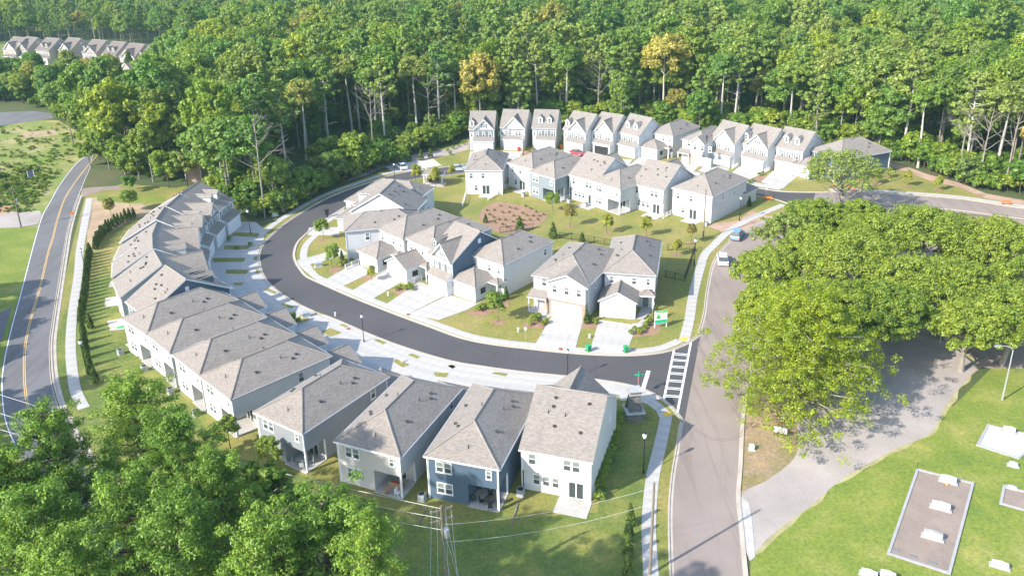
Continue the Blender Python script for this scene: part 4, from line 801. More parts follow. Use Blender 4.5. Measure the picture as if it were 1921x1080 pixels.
def limbs(mb, rng, base, tips, r, m, bend=.15):
    for q in tips:
        b = Vector(base(q) if callable(base) else base); e = Vector(q); mid = b.lerp(e, .5) + Vector(rng.normal(size=3) * bend * (e - b).length * .5)
        mb.tube(b, mid, r, r * .6, m, 5, False); mb.tube(mid, e, r * .6, r * .2, m, 5, False)
class Proto: pass
def proto(name, V, tr, leafm):
    p = Proto(); p.crown = quads_mesh(name + '_crown', V, leafm); p.joined = quads_mesh(name, V, leafm, tr)
    o = tr.build(name + '_trunk'); p.trunk = o.data; bpy.data.objects.remove(o); return p
def broad(seed, H, Rc, cb, ncl, nlf, ls, lm, bark=BARK, tr=.28, nl=9, spread=.34, fl=.8, asp=.6, low=-.35):
    rng = np.random.default_rng(seed); u = rng.normal(size=(ncl, 3)); u /= np.linalg.norm(u, axis=1)[:, None]; u[:, 2] = np.where(u[:, 2] < low, -u[:, 2], u[:, 2])
    a = rng.uniform(.35, .95, ncl) ** .6; hz = (H - cb) / 2; lump = 1 + .22 * np.sin(u[:, 0] * 3 + seed) * np.cos(u[:, 1] * 4 + seed * 2)
    C = np.stack([u[:, 0] * Rc * a * lump, u[:, 1] * Rc * a * lump, cb + hz + u[:, 2] * hz * a * .92], 1); Rr = Rc * spread * rng.uniform(.55, 1.15, ncl)
    V = leaves(rng, C, Rr, nlf, ls, fl, .45, asp); mb = MB(); lean = rng.normal(size=2) * .35
    mb.tube((0, 0, -.3), (lean[0] * .5, lean[1] * .5, cb * .8), tr * 1.25, tr * .8, bark, 7, False); mb.tube((lean[0] * .5, lean[1] * .5, cb * .8), (lean[0], lean[1], H * .86), tr * .8, tr * .15, bark, 6, False)
    sel = rng.permutation(ncl)[:nl]
    for i in sel:
        z = max(cb * .7, min(H * .75, C[i][2] - np.hypot(C[i][0], C[i][1]) * .8)); k = min(1, z / (H * .86)); limbs(mb, rng, (lean[0] * k, lean[1] * k, z), [C[i]], tr * .38, bark)
    return proto('broadleaf_tree', V, mb, lm)
def pine(seed, H, Rc, cb, nbr, nlf, ls, lm, bark=BARK, tr=.25, asp=.45, dead=5, nq=4, rr=(.085, .165), lim=.3):
    rng = np.random.default_rng(seed); mb = MB(); lean = rng.normal(size=2) * .5; C = []; Rr = []
    for i in range(nbr):
        k = i / max(1, nbr - 1); z = cb + (H - cb) * k; L = Rc * (1 - k ** 1.7) * rng.uniform(.55, 1.1) + .5; a = i * 2.4 + rng.uniform(-.5, .5)
        e = np.array([math.cos(a) * L + lean[0] * z / H, math.sin(a) * L + lean[1] * z / H, z + L * rng.uniform(.02, .35)])
        limbs(mb, rng, (lean[0] * z / H, lean[1] * z / H, z - .3), [e], tr * lim, bark, .1)
        for q in range(nq):
            f = rng.uniform(.35, 1.08); j = rng.normal(size=3) * Rc * np.array([.16, .16, .07]); C.append(np.array([e[0] * f, e[1] * f, z + (e[2] - z) * f]) + j); Rr.append(Rc * rng.uniform(*rr))
    V = leaves(rng, np.array(C), np.array(Rr), nlf, ls, .7, .2, asp, .55)
    mb.tube((0, 0, -.3), (lean[0] * .6, lean[1] * .6, H * .6), tr * 1.1, tr * .7, bark, 7, False); mb.tube((lean[0] * .6, lean[1] * .6, H * .6), (lean[0], lean[1], H), tr * .7, tr * .15, bark, 6, False)
    for i in range(dead):
        z = cb * rng.uniform(.55, 1); a = rng.uniform(0, 6.28); L = rng.uniform(1, 2.6); limbs(mb, rng, (lean[0] * z / H, lean[1] * z / H, z), [(math.cos(a) * L, math.sin(a) * L, z + rng.uniform(.2, 1))], tr * .2, bark)
    return proto('pine_tree', V, mb, lm)
def tree(p, x, y, H, name, label, cat, rz=0, sc=1.0, group=None, z=0):
    t = thing(name, label, cat, (x, y, z), rz, group); t.scale = (sc, sc, sc) if not isinstance(sc, tuple) else sc
    obj('trunk', p.trunk, t); obj('crown', p.crown, t); return t
# forest stock (moderate detail)
ST = [broad(1, 21, 5.2, 6, 95, 85, .34, OAK, BARK, .25, 9, .26), broad(2, 19, 6.0, 5.0, 105, 85, .35, OAK, BARK, .28, 9, .25), broad(3, 23, 4.7, 7.5, 85, 88, .33, OAK, BARK, .22, 8, .28), broad(4, 17, 5.0, 2.5, 95, 85, .34, OAK, BARK, .25, 9, .26),
      pine(5, 23, 4.6, 8.5, 36, 58, .33, PINEM), pine(6, 20, 4.2, 7.5, 32, 58, .33, PINEM), pine(7, 25, 4.8, 11.5, 33, 62, .33, PINEM), broad(8, 10, 3.6, 1.0, 60, 80, .3, OAK, BARKD, .16, 7, .28), broad(9, 12, 4.0, 2, 66, 80, .3, OAK, BARKD, .2, 7, .28)]
BUSH = [broad(20, 4.2, 2.4, .2, 30, 46, .3, BUSHM, BARKD, .07, 4, .36), broad(21, 7.5, 2.9, .4, 42, 50, .34, BUSHM, BARKD, .1, 5, .32)]
G_TREES = 'trees of the surrounding woods'
# ------------------------------------------------------------------ woods
def inpoly(x, y, poly):
    c = False; j = len(poly) - 1
    for i in range(len(poly)):
        xi, yi = poly[i][0], poly[i][1]; xj, yj = poly[j][0], poly[j][1]
        if (yi > y) != (yj > y) and x < (xj - xi) * (y - yi) / (yj - yi) + xi: c = not c
        j = i
    return c
clearA = dev
clearB = P([(-400, 222), (0, 240), (50, 224), (110, 226), (150, 250), (176, 292), (215, 300), (235, 330), (330, 345), (300, 420), (100, 700), (40, 1000), (-700, 1300)])
clearC = P([(-80, 86), (60, 80), (300, 88), (350, 100), (345, 122), (310, 150), (255, 176), (190, 176), (110, 160), (60, 150), (-80, 148)])
sheet('lawn', clearC, .01, LAWN3)
HOLLOW = P([(560, 335), (600, 300), (700, 262), (860, 236), (872, 262), (800, 290), (735, 316), (680, 335), (600, 366), (540, 405), (515, 385)])
TALLP = [(575, 300), (616, 268), (662, 250), (675, 244), (706, 258), (723, 272), (784, 256), (825, 257), (855, 246), (540, 330), (1350, 255), (1375, 252), (1480, 262), (1010, 236), (1062, 236), (1690, 300), (1722, 315), (1810, 330), (1862, 345)]
sheet('bare_soil', P([(280, 100), (345, 101), (335, 118), (300, 122)]), .03, DIRT)
SPECIAL = [G(*q) for q in TALLP] + [G(1247, 240) + V2(0, 3), G(1430, 245) + V2(0, 3), G(1275, 250) + V2(0, 6)] + [G(*q) for q in ((497, 408), (806, 262), (1121, 235), (1795, 338), (1885, 352), (1835, 348), (700, 285))]
def blocks_special(x, y): return inpoly(x, y, HOLLOW) or any(abs(x - p.x * (y / p.y)) < 5.5 and -16 < y - p.y < 3 for p in SPECIAL)
clearD = P([(-120, 200), (100, 203), (104, 222), (60, 226), (-120, 250)])
def fell(x, y): return any(inpoly(x, y, c) for c in (clearA, clearB, clearC, clearD))
def near_house(x, y, mg=2.6):
    for org, rz, w, d, t in HOUSES:
        dx, dy = x - org.x, y - org.y; lx = dx * math.cos(rz) + dy * math.sin(rz); ly = -dx * math.sin(rz) + dy * math.cos(rz)
        if -mg < lx < w + mg and -mg - 3 < ly < d + mg: return True
    return False
def CLx(y): return min(CL, key=lambda p: abs(p.y - y)).x
def hill(x, y):
    return 0
def to_px(x, y, z=0):
    d = Vector((x, y, z - CAM_H)); k = d.dot(_f); return 960.5 + F_PX * d.dot(_r) / k, CY - F_PX * d.dot(_u) / k
rnd = random.Random(11); pts = []
y = 60.0
while y < 1050:
    stp = 6.4 if y < 260 else (7.2 if y < 380 else 7.0)
    hw = y * .66 + 60; x = -hw
    while x < hw:
        px_, py_ = x + rnd.uniform(-.45, .45) * stp, y + rnd.uniform(-.45, .45) * stp
        x += stp
        if fell(px_, py_) or near_house(px_, py_) or blocks_special(px_, py_): continue
        if py_ < 150 and px_ > -40: continue
        pts.append((px_, py_))
    y += stp
pts.sort(key=lambda p: p[0] ** 2 + p[1] ** 2)
def pick(x, y):
    r = rnd.random(); q = math.sin(x * .021 + 1.3) + math.cos(y * .017 + x * .008)
    k = rnd.choice([4, 5, 6, 6, 0]) if (q > .35 and r < .7) or r < .18 else rnd.choice([0, 1, 2, 3, 0, 2])
    s = rnd.choice([.7, .85, .95, 1, 1.1, 1.22]) * rnd.uniform(.94, 1.06); u, v = to_px(x, y)
    if u < 345 and v > 90 and v < 150 + (345 - u) * .1 + 95: k = rnd.choice([7, 8, 8, 3]); s = rnd.uniform(.75, 1)
    return k, s
PLACES = [(250, 'beside the country road'), (380, 'behind the small brick lodge'), (480, 'beyond the wooded end of the curved row'), (600, 'over the outer bend of the loop road'), (700, 'left of the dark hollow'), (800, 'above the dark hollow'), (880, 'left of the first upper house'), (960, 'behind the first two upper houses'), (1040, 'behind the third upper house'), (1110, 'behind the fourth upper house'), (1180, 'behind the fifth upper house'), (1240, 'left of the golden tree'), (1330, 'right of the golden tree'), (1430, 'behind the double gabled house'), (1530, 'behind the last two-dormer house'), (1640, 'behind the blue hipped house'), (1740, 'above the clearing with saplings'), (1840, 'near the bare trunks on the right'), (9999, 'in the right-hand corner of the woods')]
def place(u, v):
    w = next(b for a, b in PLACES if u < a); v -= 95; fr_ = (330 - u * .12) if u < 800 else (150 + (u - 850) * .09)
    return ('at the wood edge ' if v > fr_ - 130 else 'deeper in, ') + w
far = []; n = 0
KL = ['rounded broadleaf', 'broad spreading broadleaf', 'slim tall broadleaf', 'full low-crowned broadleaf', 'layered pine', 'bushy pine', 'high-crowned pine', 'young bushy broadleaf', 'small round broadleaf']
for x, y in pts:
    k, s = pick(x, y); u, v = to_px(x, y, 14); vis = -60 < u < 1990 and v < 640
    s *= 1 if y < 330 else max(.66, 1 - (y - 330) / 500)
    rz = rnd.uniform(0, 6.28); s3 = (s * rnd.uniform(.9, 1.15), s * rnd.uniform(.9, 1.15), s * rnd.uniform(.92, 1.08))
    if vis and n < 300:
        n += 1; lb = KL[k] + ' ' + place(u, to_px(x, y)[1]); t = tree(ST[k], x, y, 0, 'pine_tree' if 4 <= k <= 6 else 'broadleaf_tree', lb, 'tree', rz, s3, 'woods: ' + lb)
    else: far.append((x, y, k, rz, s3))
# the rest of the woods as one mass
def scatter(name, items, meshes, label):
    col = bpy.data.collections.new(name + '_stock')
    for i, me in enumerate(meshes):
        o = bpy.data.objects.new('%s_stock_%02d' % (name, i), me); col.objects.link(o)
    me = bpy.data.meshes.new(name); me.vertices.add(len(items)); me.vertices.foreach_set('co', np.array([(a[0], a[1], 0) for a in items], np.float32).ravel())
    for nm, ty, key in (('idx', 'INT', lambda a: a[2]), ('rz', 'FLOAT', lambda a: a[3])):
        at = me.attributes.new(nm, ty, 'POINT'); at.data.foreach_set('value', [key(a) for a in items])
    at = me.attributes.new('sc', 'FLOAT_VECTOR', 'POINT'); at.data.foreach_set('vector', np.array([a[4] for a in items], np.float32).ravel())
    o = obj(name, me, kind='stuff', label=label); ng = bpy.data.node_groups.new(name, 'GeometryNodeTree')
    ng.interface.new_socket('Geometry', in_out='INPUT', socket_type='NodeSocketGeometry'); ng.interface.new_socket('Geometry', in_out='OUTPUT', socket_type='NodeSocketGeometry')
    N_ = ng.nodes; L_ = ng.links; gi = N_.new('NodeGroupInput'); go = N_.new('NodeGroupOutput'); m2p = N_.new('GeometryNodeMeshToPoints'); iop = N_.new('GeometryNodeInstanceOnPoints'); ci = N_.new('GeometryNodeCollectionInfo')
    ci.inputs[0].default_value = col; ci.inputs['Separate Children'].default_value = True; ci.inputs['Reset Children'].default_value = True
    def attr(nm, ty):
        a = N_.new('GeometryNodeInputNamedAttribute'); a.data_type = ty; a.inputs[0].default_value = nm; return a.outputs[0]
    cx = N_.new('ShaderNodeCombineXYZ'); L_.new(attr('rz', 'FLOAT'), cx.inputs[2])
    L_.new(gi.outputs[0], m2p.inputs[0]); L_.new(m2p.outputs[0], iop.inputs['Points']); L_.new(ci.outputs[0], iop.inputs['Instance']); iop.inputs['Pick Instance'].default_value = True
    L_.new(attr('idx', 'INT'), iop.inputs['Instance Index']); L_.new(cx.outputs[0], iop.inputs['Rotation']); L_.new(attr('sc', 'FLOAT_VECTOR'), iop.inputs['Scale']); L_.new(iop.outputs[0], go.inputs[0])
    md = o.modifiers.new('scatter', 'NODES'); md.node_group = ng; return o
scatter('distant_forest', far, [p.joined for p in ST], 'dense far forest rolling away behind the houses')
# undergrowth along the edge of the woods
ug = []; edge = smooth(P([(330, 352), (372, 350), (455, 400), (475, 410), (500, 412), (540, 398), (600, 360), (680, 328), (735, 306), (800, 282), (860, 262)]), 1.6) + smooth(P([(880, 250), (1000, 246), (1120, 246), (1240, 252), (1340, 260), (1450, 266), (1560, 280), (1640, 294), (1700, 310), (1740, 322), (1800, 338), (1850, 358), (1940, 372)]), 1.6) + smooth(P([(60, 205), (110, 225), (160, 262), (190, 300), (250, 335), (330, 346)]), 2)
for p in edge:
    for k in range(3):
        q = p + V2(rnd.uniform(-2, 2), rnd.uniform(.5, 9));
        if not fell(q.x, q.y) and not near_house(q.x, q.y, 1): s = rnd.uniform(.25, .95) if q.x < 0 and rnd.random() < .8 else rnd.uniform(.5, 1.25); ug.append((q.x, q.y, rnd.choice([0, 1]), rnd.uniform(0, 6), (s, s, s)))
for i in range(260):
    q = G(rnd.uniform(520, 880), rnd.uniform(238, 370))
    if inpoly(q.x, q.y, HOLLOW): s = rnd.choice([.25, .4, .5, .7, 1.1]) * rnd.uniform(.8, 1.2); ug.append((q.x, q.y, rnd.choice([0, 1]), rnd.uniform(0, 6), (s, s, s * rnd.uniform(.8, 1.3))))
for x, y in pts[:1400]:
    if rnd.random() < .8: s = rnd.uniform(.6, 1.3); ug.append((x + rnd.uniform(-3, 3), y + rnd.uniform(-2.5, 2.5), rnd.choice([0, 1, 1]), rnd.uniform(0, 6), (s, s, s)))
wd_ = []
for i in range(1500):
    q = G(rnd.uniform(-20, 165), rnd.uniform(235, 400)); u, v = to_px(q.x, q.y)
    if inpoly(q.x, q.y, clearB) and q.x < CLx(q.y) - 6 and (rnd.random() < .35 or 320 < v): s = rnd.uniform(.05, .16) * (2.2 if rnd.random() < .04 else 1); wd_.append((q.x, q.y, rnd.choice([0, 1]), rnd.uniform(0, 6), (s * 1.4, s * 1.4, s * .8)))
scatter('field_weeds', wd_, [p.joined for p in BUSH], 'rough weeds and brush over the left field') if wd_ else None
ug = [a for a in ug if not fell(a[0], a[1]) and not near_house(a[0], a[1], 1.2)]
scatter('undergrowth', ug, [p.joined for p in BUSH], 'leafy undergrowth along the edge of the woods')

# tall pale-trunked trees standing at the edge of the woods
TP = [broad(201, 24, 4.4, 14, 70, 85, .33, OAK, M('silver_bark', (.46, .42, .36), .9, 'rough', s=.6, a=.2, s2=6), .3, 14, .26), pine(202, 25, 4.8, 14, 30, 60, .33, PINEM, MATS['silver_bark'], .3, .45, 12)]
TPL = ['at the left mouth of the dark hollow', 'second from the left in the dark hollow', 'left one of the close pair in the dark hollow', 'right one of the close pair in the dark hollow', 'just right of the close pair in the hollow', 'over the parking bays side of the hollow', 'in the middle right of the dark hollow', 'third from the first upper house', 'next to the first upper house', 'over the outer bend of the loop road', 'left of two behind the double gabled house', 'right of two behind the double gabled house', 'behind the last two-dormer house', 'behind the second and third upper houses', 'behind the fourth upper house', 'at the left end of the clearing', 'second from the left end of the clearing', 'in the middle of the clearing edge', 'near the right end of the clearing']
for i, q in enumerate(TALLP):
    p = G(*q); tree(TP[i % 2], p.x, p.y, 0, 'tall_tree', 'tall pale-trunked tree ' + TPL[i], 'tree', i * 1.7, (.92 + .05 * (i % 4),) * 3)
# singled-out trees of the woods edge
GOLDT = broad(31, 25, 5.6, 11, 70, 90, .36, GOLD, M('cream_bark', (.5, .44, .34), .9)); p = G(1247, 240)
tree(GOLDT, p.x, p.y + 3, 0, 'broadleaf_tree', 'tall golden tree with cream limbs rising behind the hipped pair of houses', 'tree', 0, (1.15, 1.15, 1.1))
YT = broad(32, 12, 3.4, 3.5, 44, 70, .32, YEL); p = G(1430, 245)
tree(YT, p.x, p.y + 3, 0, 'broadleaf_tree', 'yellow-green slim tree behind the right end of the upper row', 'tree', 1, (.9, .9, 1.5))
p = G(1275, 250); tree(YT, p.x, p.y + 6, 0, 'broadleaf_tree', 'low yellow tree at the foot of the golden tree', 'tree', 2, 1.0)
def bare(seed, H, n=16, m=BARK, r=.22):
    rng = np.random.default_rng(seed); mb = MB(); mb.tube((0, 0, -.2), (.2, .1, H * .55), r, r * .7, m, 7, False); mb.tube((.2, .1, H * .55), (.5, -.1, H), r * .7, .03, m, 6, False)
    for i in range(n):
        z = H * rng.uniform(.4, .95); a = rng.uniform(0, 6.28); L = (H - z) * .45 + rng.uniform(.6, 2.4); e = Vector((math.cos(a) * L, math.sin(a) * L, z + L * rng.uniform(.5, 1.2))); limbs(mb, rng, (.3, 0, z), [e], r * .35, m)
        for _ in range(3): limbs(mb, rng, Vector((.3, 0, z)).lerp(e, rng.uniform(.4, .9)), [e + Vector(rng.normal(size=3) * L * .3)], r * .12, m)
    return mb
for (px, py, H, sd_, lb) in ((497, 408, 24, 1, 'tall pale bare trunk standing beside the bend of the loop road'), (806, 262, 19, 2, 'pale dead trunk with stub branches in the dark hollow of the woods'), (1121, 235, 20, 3, 'straight bare pole-like trunk behind the fifth upper house'), (1795, 338, 17, 4, 'forked dead trunk at the clearing on the right'), (1885, 352, 22, 5, 'thick pale dead trunk at the right edge of the clearing'), (1835, 348, 18, 6, 'leaning bare trunk in the clearing on the right'), (700, 285, 18, 7, 'dead tree with crowded grey twigs in the dark hollow'), (870, 60, 14, 8, 'grey dead tree far back in the forest')):
    p = G(px, py); o = bare(sd_, H, 14).build('bare_tree', None, loc=(p.x, p.y, 0)); tag(o, lb, 'tree')

# big trees on the right, pines in front
def big(kind, seed, px, py, zc, H, Rc, cb, ncl, nlf, ls, lm, name, label, sc=1, spread=.15, low=-.35):
    p = G(px, py, zc); pr = (broad(seed, H, Rc, cb, ncl, nlf, ls, lm, BARK, .38, 40, spread, .7, .6, low) if kind == 'b' else pine(seed, H, Rc, cb, ncl, nlf, ls, lm, BARKD, .3, .4, 6))
    return tree(pr, p.x, p.y, 0, name, label, 'tree', 0, sc)
p = G(1508, 672, 7.5); tree(pine(41, 16.5, 10.9, 1.6, 165, 62, .13, LIMEM, BARK, .42, .5, 0, 11, (.05, .095), .34), p.x, p.y, 0, 'broadleaf_tree', 'huge bright lime-green feathery tree overhanging the paved main road', 'tree')
for i, (px, py, zc, H, Rc, cb, lb) in enumerate(((1590, 500, 8.5, 14, 7.5, 3, 'large oak directly behind the bright lime-green tree'), (1735, 450, 8.5, 14.5, 8, 3.5, 'wide oak in the middle of the grove on the right'), (1880, 470, 8.5, 14, 7.5, 3.5, 'oak at the right edge of the picture above the white roofs'),
        (1705, 545, 8, 13, 6.5, 4, 'oak over the playground with pale limbs showing'), (1895, 600, 7, 12, 6.5, 3, 'oak at the right edge beside the arched street lamp'), (1815, 625, 6, 11, 5.2, 3, 'rounded oak whose trunk stands by the gravel drive'), (1445, 510, 7, 11, 5.5, 2.5, 'oak leaning over the main road beyond the lime-green tree'),
        (1640, 445, 6.5, 10.5, 6, 3, 'oak at the far side of the grove below the upper road'), (1830, 468, 6.5, 10, 5.5, 3, 'small oak below the kerb of the upper right road'), (1650, 590, 7.5, 12.5, 6, 3, 'oak between the lime-green tree and the playground'), (1530, 475, 7, 12, 5.5, 3, 'oak between the thin twiggy tree and the large oak'), (1790, 545, 8, 13, 6.2, 3.5, 'oak over the long white building'), (1925, 545, 8, 13, 6, 3.5, 'oak cut by the right edge of the picture, above the arched lamp'), (1530, 420, 6.5, 11.5, 5.5, 2.5, 'oak behind the thin twiggy tree'), (1610, 412, 6, 10, 4.6, 2.5, 'oak reaching up to the upper road'), (1450, 590, 7, 12, 5.5, 2, 'oak tucked behind the left side of the lime-green tree'), (1580, 590, 8, 13, 6, 3, 'oak rising behind the crown of the lime-green tree'))):
    big('b', 50 + i, px, py, zc, H, Rc * 1.05, cb, 300, 130, .16, OAKF, 'oak_tree', lb)
big('b', 70, 1475, 440, 6.5, 10.5, 5.8, 1.5, 260, 45, .18, AIRY, 'broadleaf_tree', 'thin grey-green tree with twiggy crown beside the two parked cars', 1, .11)
big('b', 71, 1573, 401, 0, 14, 8.4, 4, 300, 34, .19, AIRY, 'broadleaf_tree', 'open airy tree in front of the blue house at the end of the upper row', 1, .1)
fp = [(243, 765, 5.4, 'tallest pine of the front group, its top reaching the pavement by the country road'), (335, 850, 4.6, 'front pine below the second white stepped house'), (115, 850, 4.8, 'front pine over the bend of the country road'), (15, 900, 4.8, 'front pine at the left edge of the picture'), (60, 1010, 5.2, 'pine in the lower left corner of the picture'),
      (255, 985, 4.8, 'front pine right of the gap showing the yellow lines'), (400, 905, 4.3, 'front pine beside the dark broadleaf tree'), (150, 1085, 5.0, 'pine at the bottom edge left of the road gap'), (350, 1050, 5.0, 'pine at the bottom edge below the dark broadleaf'), (600, 990, 6.2, 'big bright rounded pine nearest the wire pole'), (480, 1060, 4.8, 'pine at the bottom edge left of the big bright pine'), (690, 1070, 3.8, 'low pine at the bottom edge right of the big bright pine'), (-60, 960, 5, 'pine just inside the left edge, lower down')]
PP = [pine(80 + i, 23, 5.4, 9.5, 80, 125, .12, PINEF, BARKD, .3, .36, 8) for i in range(4)]
for i, (px, py, Rc, lb) in enumerate(fp):
    p = G(px, py, 19); s = Rc / 5.2; tree(PP[i % 4], p.x, p.y, 0, 'pine_tree', lb, 'tree', i * 1.9, (s * 1.03, s * 1.03, .99 + .04 * ((i * 7) % 3 - 1)))
big('b', 90, 490, 935, 13, 17, 3.8, 6, 130, 110, .19, OAK, 'broadleaf_tree', 'dark glossy broadleaf tree squeezed between the front pines')
big('b', 91, 200, 925, 3, 7, 2.6, 1, 30, 50, .2, OAK, 'broadleaf_tree', 'small broadleaf under the front pines at the road')
YS = broad(92, 4.8, 1.5, .8, 34, 60, .15, OAKF, BARKD, .08)
p = G(428, 812, 2.5); tree(YS, p.x, p.y, 0, 'broadleaf_tree', 'slim young tree behind the white house nearest the grey one', 'tree'); p = G(505, 850, 2.5); tree(YS, p.x, p.y, 0, 'broadleaf_tree', 'slim young pine-green tree at the corner of the grey house', 'tree', 2)
for i, (px, py, k, s_, lb) in enumerate(((186, 300, 8, .8, 'dark leaning tree where the country road enters the woods'), (206, 318, 0, .62, 'tree at the mouth of the side track by the country road'), (232, 330, 8, .9, 'bushy tree beside the side track'), (262, 336, 3, .7, 'full tree between the side track and the brick lodge'), (288, 342, 0, .75, 'tree in front of the brick lodge, left one'), (318, 352, 7, 1.0, 'bright low tree in front of the brick lodge'), (352, 352, 8, .8, 'tree between the brick lodge and the curved row'), (172, 312, 7, .7, 'small tree on the verge at the top of the country road'), (245, 360, 7, .45, 'low bush on the bare soil edge'))):
    x, y = G(px, py); tree(ST[k], x, y, 0, 'broadleaf_tree', lb, 'tree', i * 2.1, s_)
# trees on the left of the country road, shading it
for i, (x, y) in enumerate(((-104, 119), (-103, 110), (-99, 102), (-95, 95), (-110, 126), (-108, 113), (-101, 90))):
    tree(ST[[1, 0, 1, 3, 0, 1, 3][i]], x, y, 0, 'broadleaf_tree', 'broadleaf tree left of the country road shading its tarmac', 'tree', i, .95, 'trees just off the left side of the country road')

# garden plants
def cone_tree(seed, H, Rr, n, ls, lm):
    rng = np.random.default_rng(seed); z = rng.uniform(0, 1, n) ** .8; a = rng.uniform(0, 6.28, n); r = Rr * np.minimum(1, (1 - z) * 1.25 + .05) * np.minimum(1, z * 6 + .35) * rng.uniform(.8, 1.08, n)
    c = np.stack([np.cos(a) * r, np.sin(a) * r, .1 + z * H], 1); V = leaves(rng, c, np.full(n, .06), 1, ls, 1, .5, .45, .3); mb = MB(); mb.tube((0, 0, -.1), (0, 0, H * .9), .07, .02, BARKD, 5, False)
    q = proto('evergreen', V, mb, lm); return q
AR = [cone_tree(100 + i, 2.6, .52, 900, .15, CEDAR) for i in range(3)]; FR = [cone_tree(110 + i, 3.3, .85, 900, .2, FIR) for i in range(2)]
def arbor(x, y, i, label, group=None, s=1.0): return tree(AR[i % 3], x, y, 0, 'arborvitae', label, 'evergreen', i, s, group)
row = smooth(P([(252, 409), (240, 414), (228, 420), (216, 427), (206, 434), (198, 441), (190, 450), (184, 460), (180, 468)]), .5)
rr_ = resample(row, 17); gA = 'arborvitae screen behind the curved row'
for i, q in enumerate(rr_): arbor(q.x, q.y, i, 'narrow arborvitae in the long screen between the pavement and the curved row', gA, .9 + .1 * (i % 3))
for i, q in enumerate(resample(smooth(P([(170, 478), (166, 500), (163, 530), (160, 560), (155, 590), (153, 606)]), .5), 20)): arbor(q.x, q.y, i, 'narrow arborvitae in the long screen between the pavement and the curved row', gA, .95 + .1 * (i % 2))
for i, q in enumerate(resample(smooth(P([(157, 628), (161, 655), (166, 682), (173, 705), (180, 718)]), .5), 7)): arbor(q.x, q.y, i, 'narrow arborvitae in the short run behind the stepped white houses', 'short arborvitae run')
arbor(*G(171, 616), 1, 'stocky dark arborvitae standing alone inside the screen', s=1.0)
for i, (px, py, lb) in enumerate(((1182, 985, 'arborvitae topmost of the line beside the pavement at the bottom'), (1179, 1015, 'second arborvitae of the line beside the pavement at the bottom'), (1178, 1045, 'third arborvitae of the line beside the pavement at the bottom'), (1177, 1080, 'arborvitae at the bottom edge of the picture'))): arbor(*G(px, py), i, lb, s=1.05)
for px, py, s, lb in ((949.7, 562, .9, 'pointed evergreen at the corner of the long blank-sided white house'), (1100.7, 607, .95, 'pointed evergreen between the brick garage and the corner house drive'), (1230.8, 600, .95, 'pointed evergreen beside the green and white sign'), (642, 489, .8, 'pointed evergreen at the bend house front'), (1405, 388, .9, 'dark pointed evergreen at the corner of the last lawn-row house'), (1178, 778, .95, 'dark pointed evergreen beside the stone pier'), (827, 547, .5, 'tiny evergreen beside the grey garage door')): arbor(*G(px, py), int(px), lb, s=s)
SM = [broad(120, 3.9, 1.3, .9, 40, 90, .13, M('leaf_sapling', (.1, .2, .05), kind='leaf', tr=.4, stops=[(0, (.19, .28, .04)), (1, (.23, .32, .05))]), BARKD, .05, 6, .45), broad(121, 3.9, .85, .7, 38, 80, .12, M('leaf_lime_sapling', (.1, .2, .05), kind='leaf', tr=.4, stops=[(0, (.33, .36, .05)), (1, (.38, .38, .06))]), BARKD, .05, 6, .5), broad(122, 4.4, 1.0, .8, 40, 70, .12, M('leaf_bronze', (.2, .15, .06), kind='leaf', tr=.4, stops=[(0, (.28, .26, .07)), (1, (.32, .27, .09))]), BARKD, .05, 6, .45), broad(123, 5.2, 1.4, .6, 50, 90, .14, MATS['leaf_sapling'], BARKD, .06, 8, .4)]
for px, py, k, s, lb in ((1037, 397, 0, 1.15, 'round green sapling in front of the blue-grey house patio'), (1068.6, 426, 2, 1.2, 'bronze-leaved sapling on the lawn'), (1139, 438, 1, 1.1, 'upright yellow-green sapling left of the middle of the lawn'), (1211.8, 444, 1, 1.15, 'upright yellow-green sapling right of the middle of the lawn'), (1295.6, 457, 2, 1.0, 'bronze-green sapling at the bare pole on the lawn'), (1269, 480, 1, .9, 'yellow sapling behind the corner house'),
        (605.5, 450, 3, .95, 'round sapling at the top of the bend lawn'), (626, 502, 3, .95, 'leafy sapling on the lawn by the metal utility box'), (698, 527, 1, .8, 'pale sapling between two driveways of the middle block'), (931, 603, 3, 1.1, 'fresh green tree on the lawn left of the brick garage'), (715.6, 313, 2, .9, 'brownish sapling left of the white car'), (781, 343, 1, 1.25, 'golden-green tree left of the bus shelter roof'), (817, 351, 1, 1.3, 'golden-green tree right of the bus shelter roof'), (848, 335, 1, .9, 'thin yellow sapling right of the shelter'),
        (1641, 346, 1, 1.0, 'first sapling on the clearing lawn beside the right pole'), (1701, 350, 1, 1.0, 'second sapling on the clearing lawn'), (1759, 358, 1, .95, 'third sapling on the clearing lawn'), (1667, 334, 1, .7, 'thin sapling set back on the clearing lawn'), (209.5, 414, 2, 1.25, 'sapling on the bare soil beside the pavement'), (246, 396, 0, 1.3, 'taller sapling on the bare soil above the arborvitae'), (548, 610, 0, .6, 'small sapling in the grass strip behind the first garage')):
    x, y = G(px, py); tree(SM[k], x, y, 0, 'sapling', lb, 'young tree', px, s)
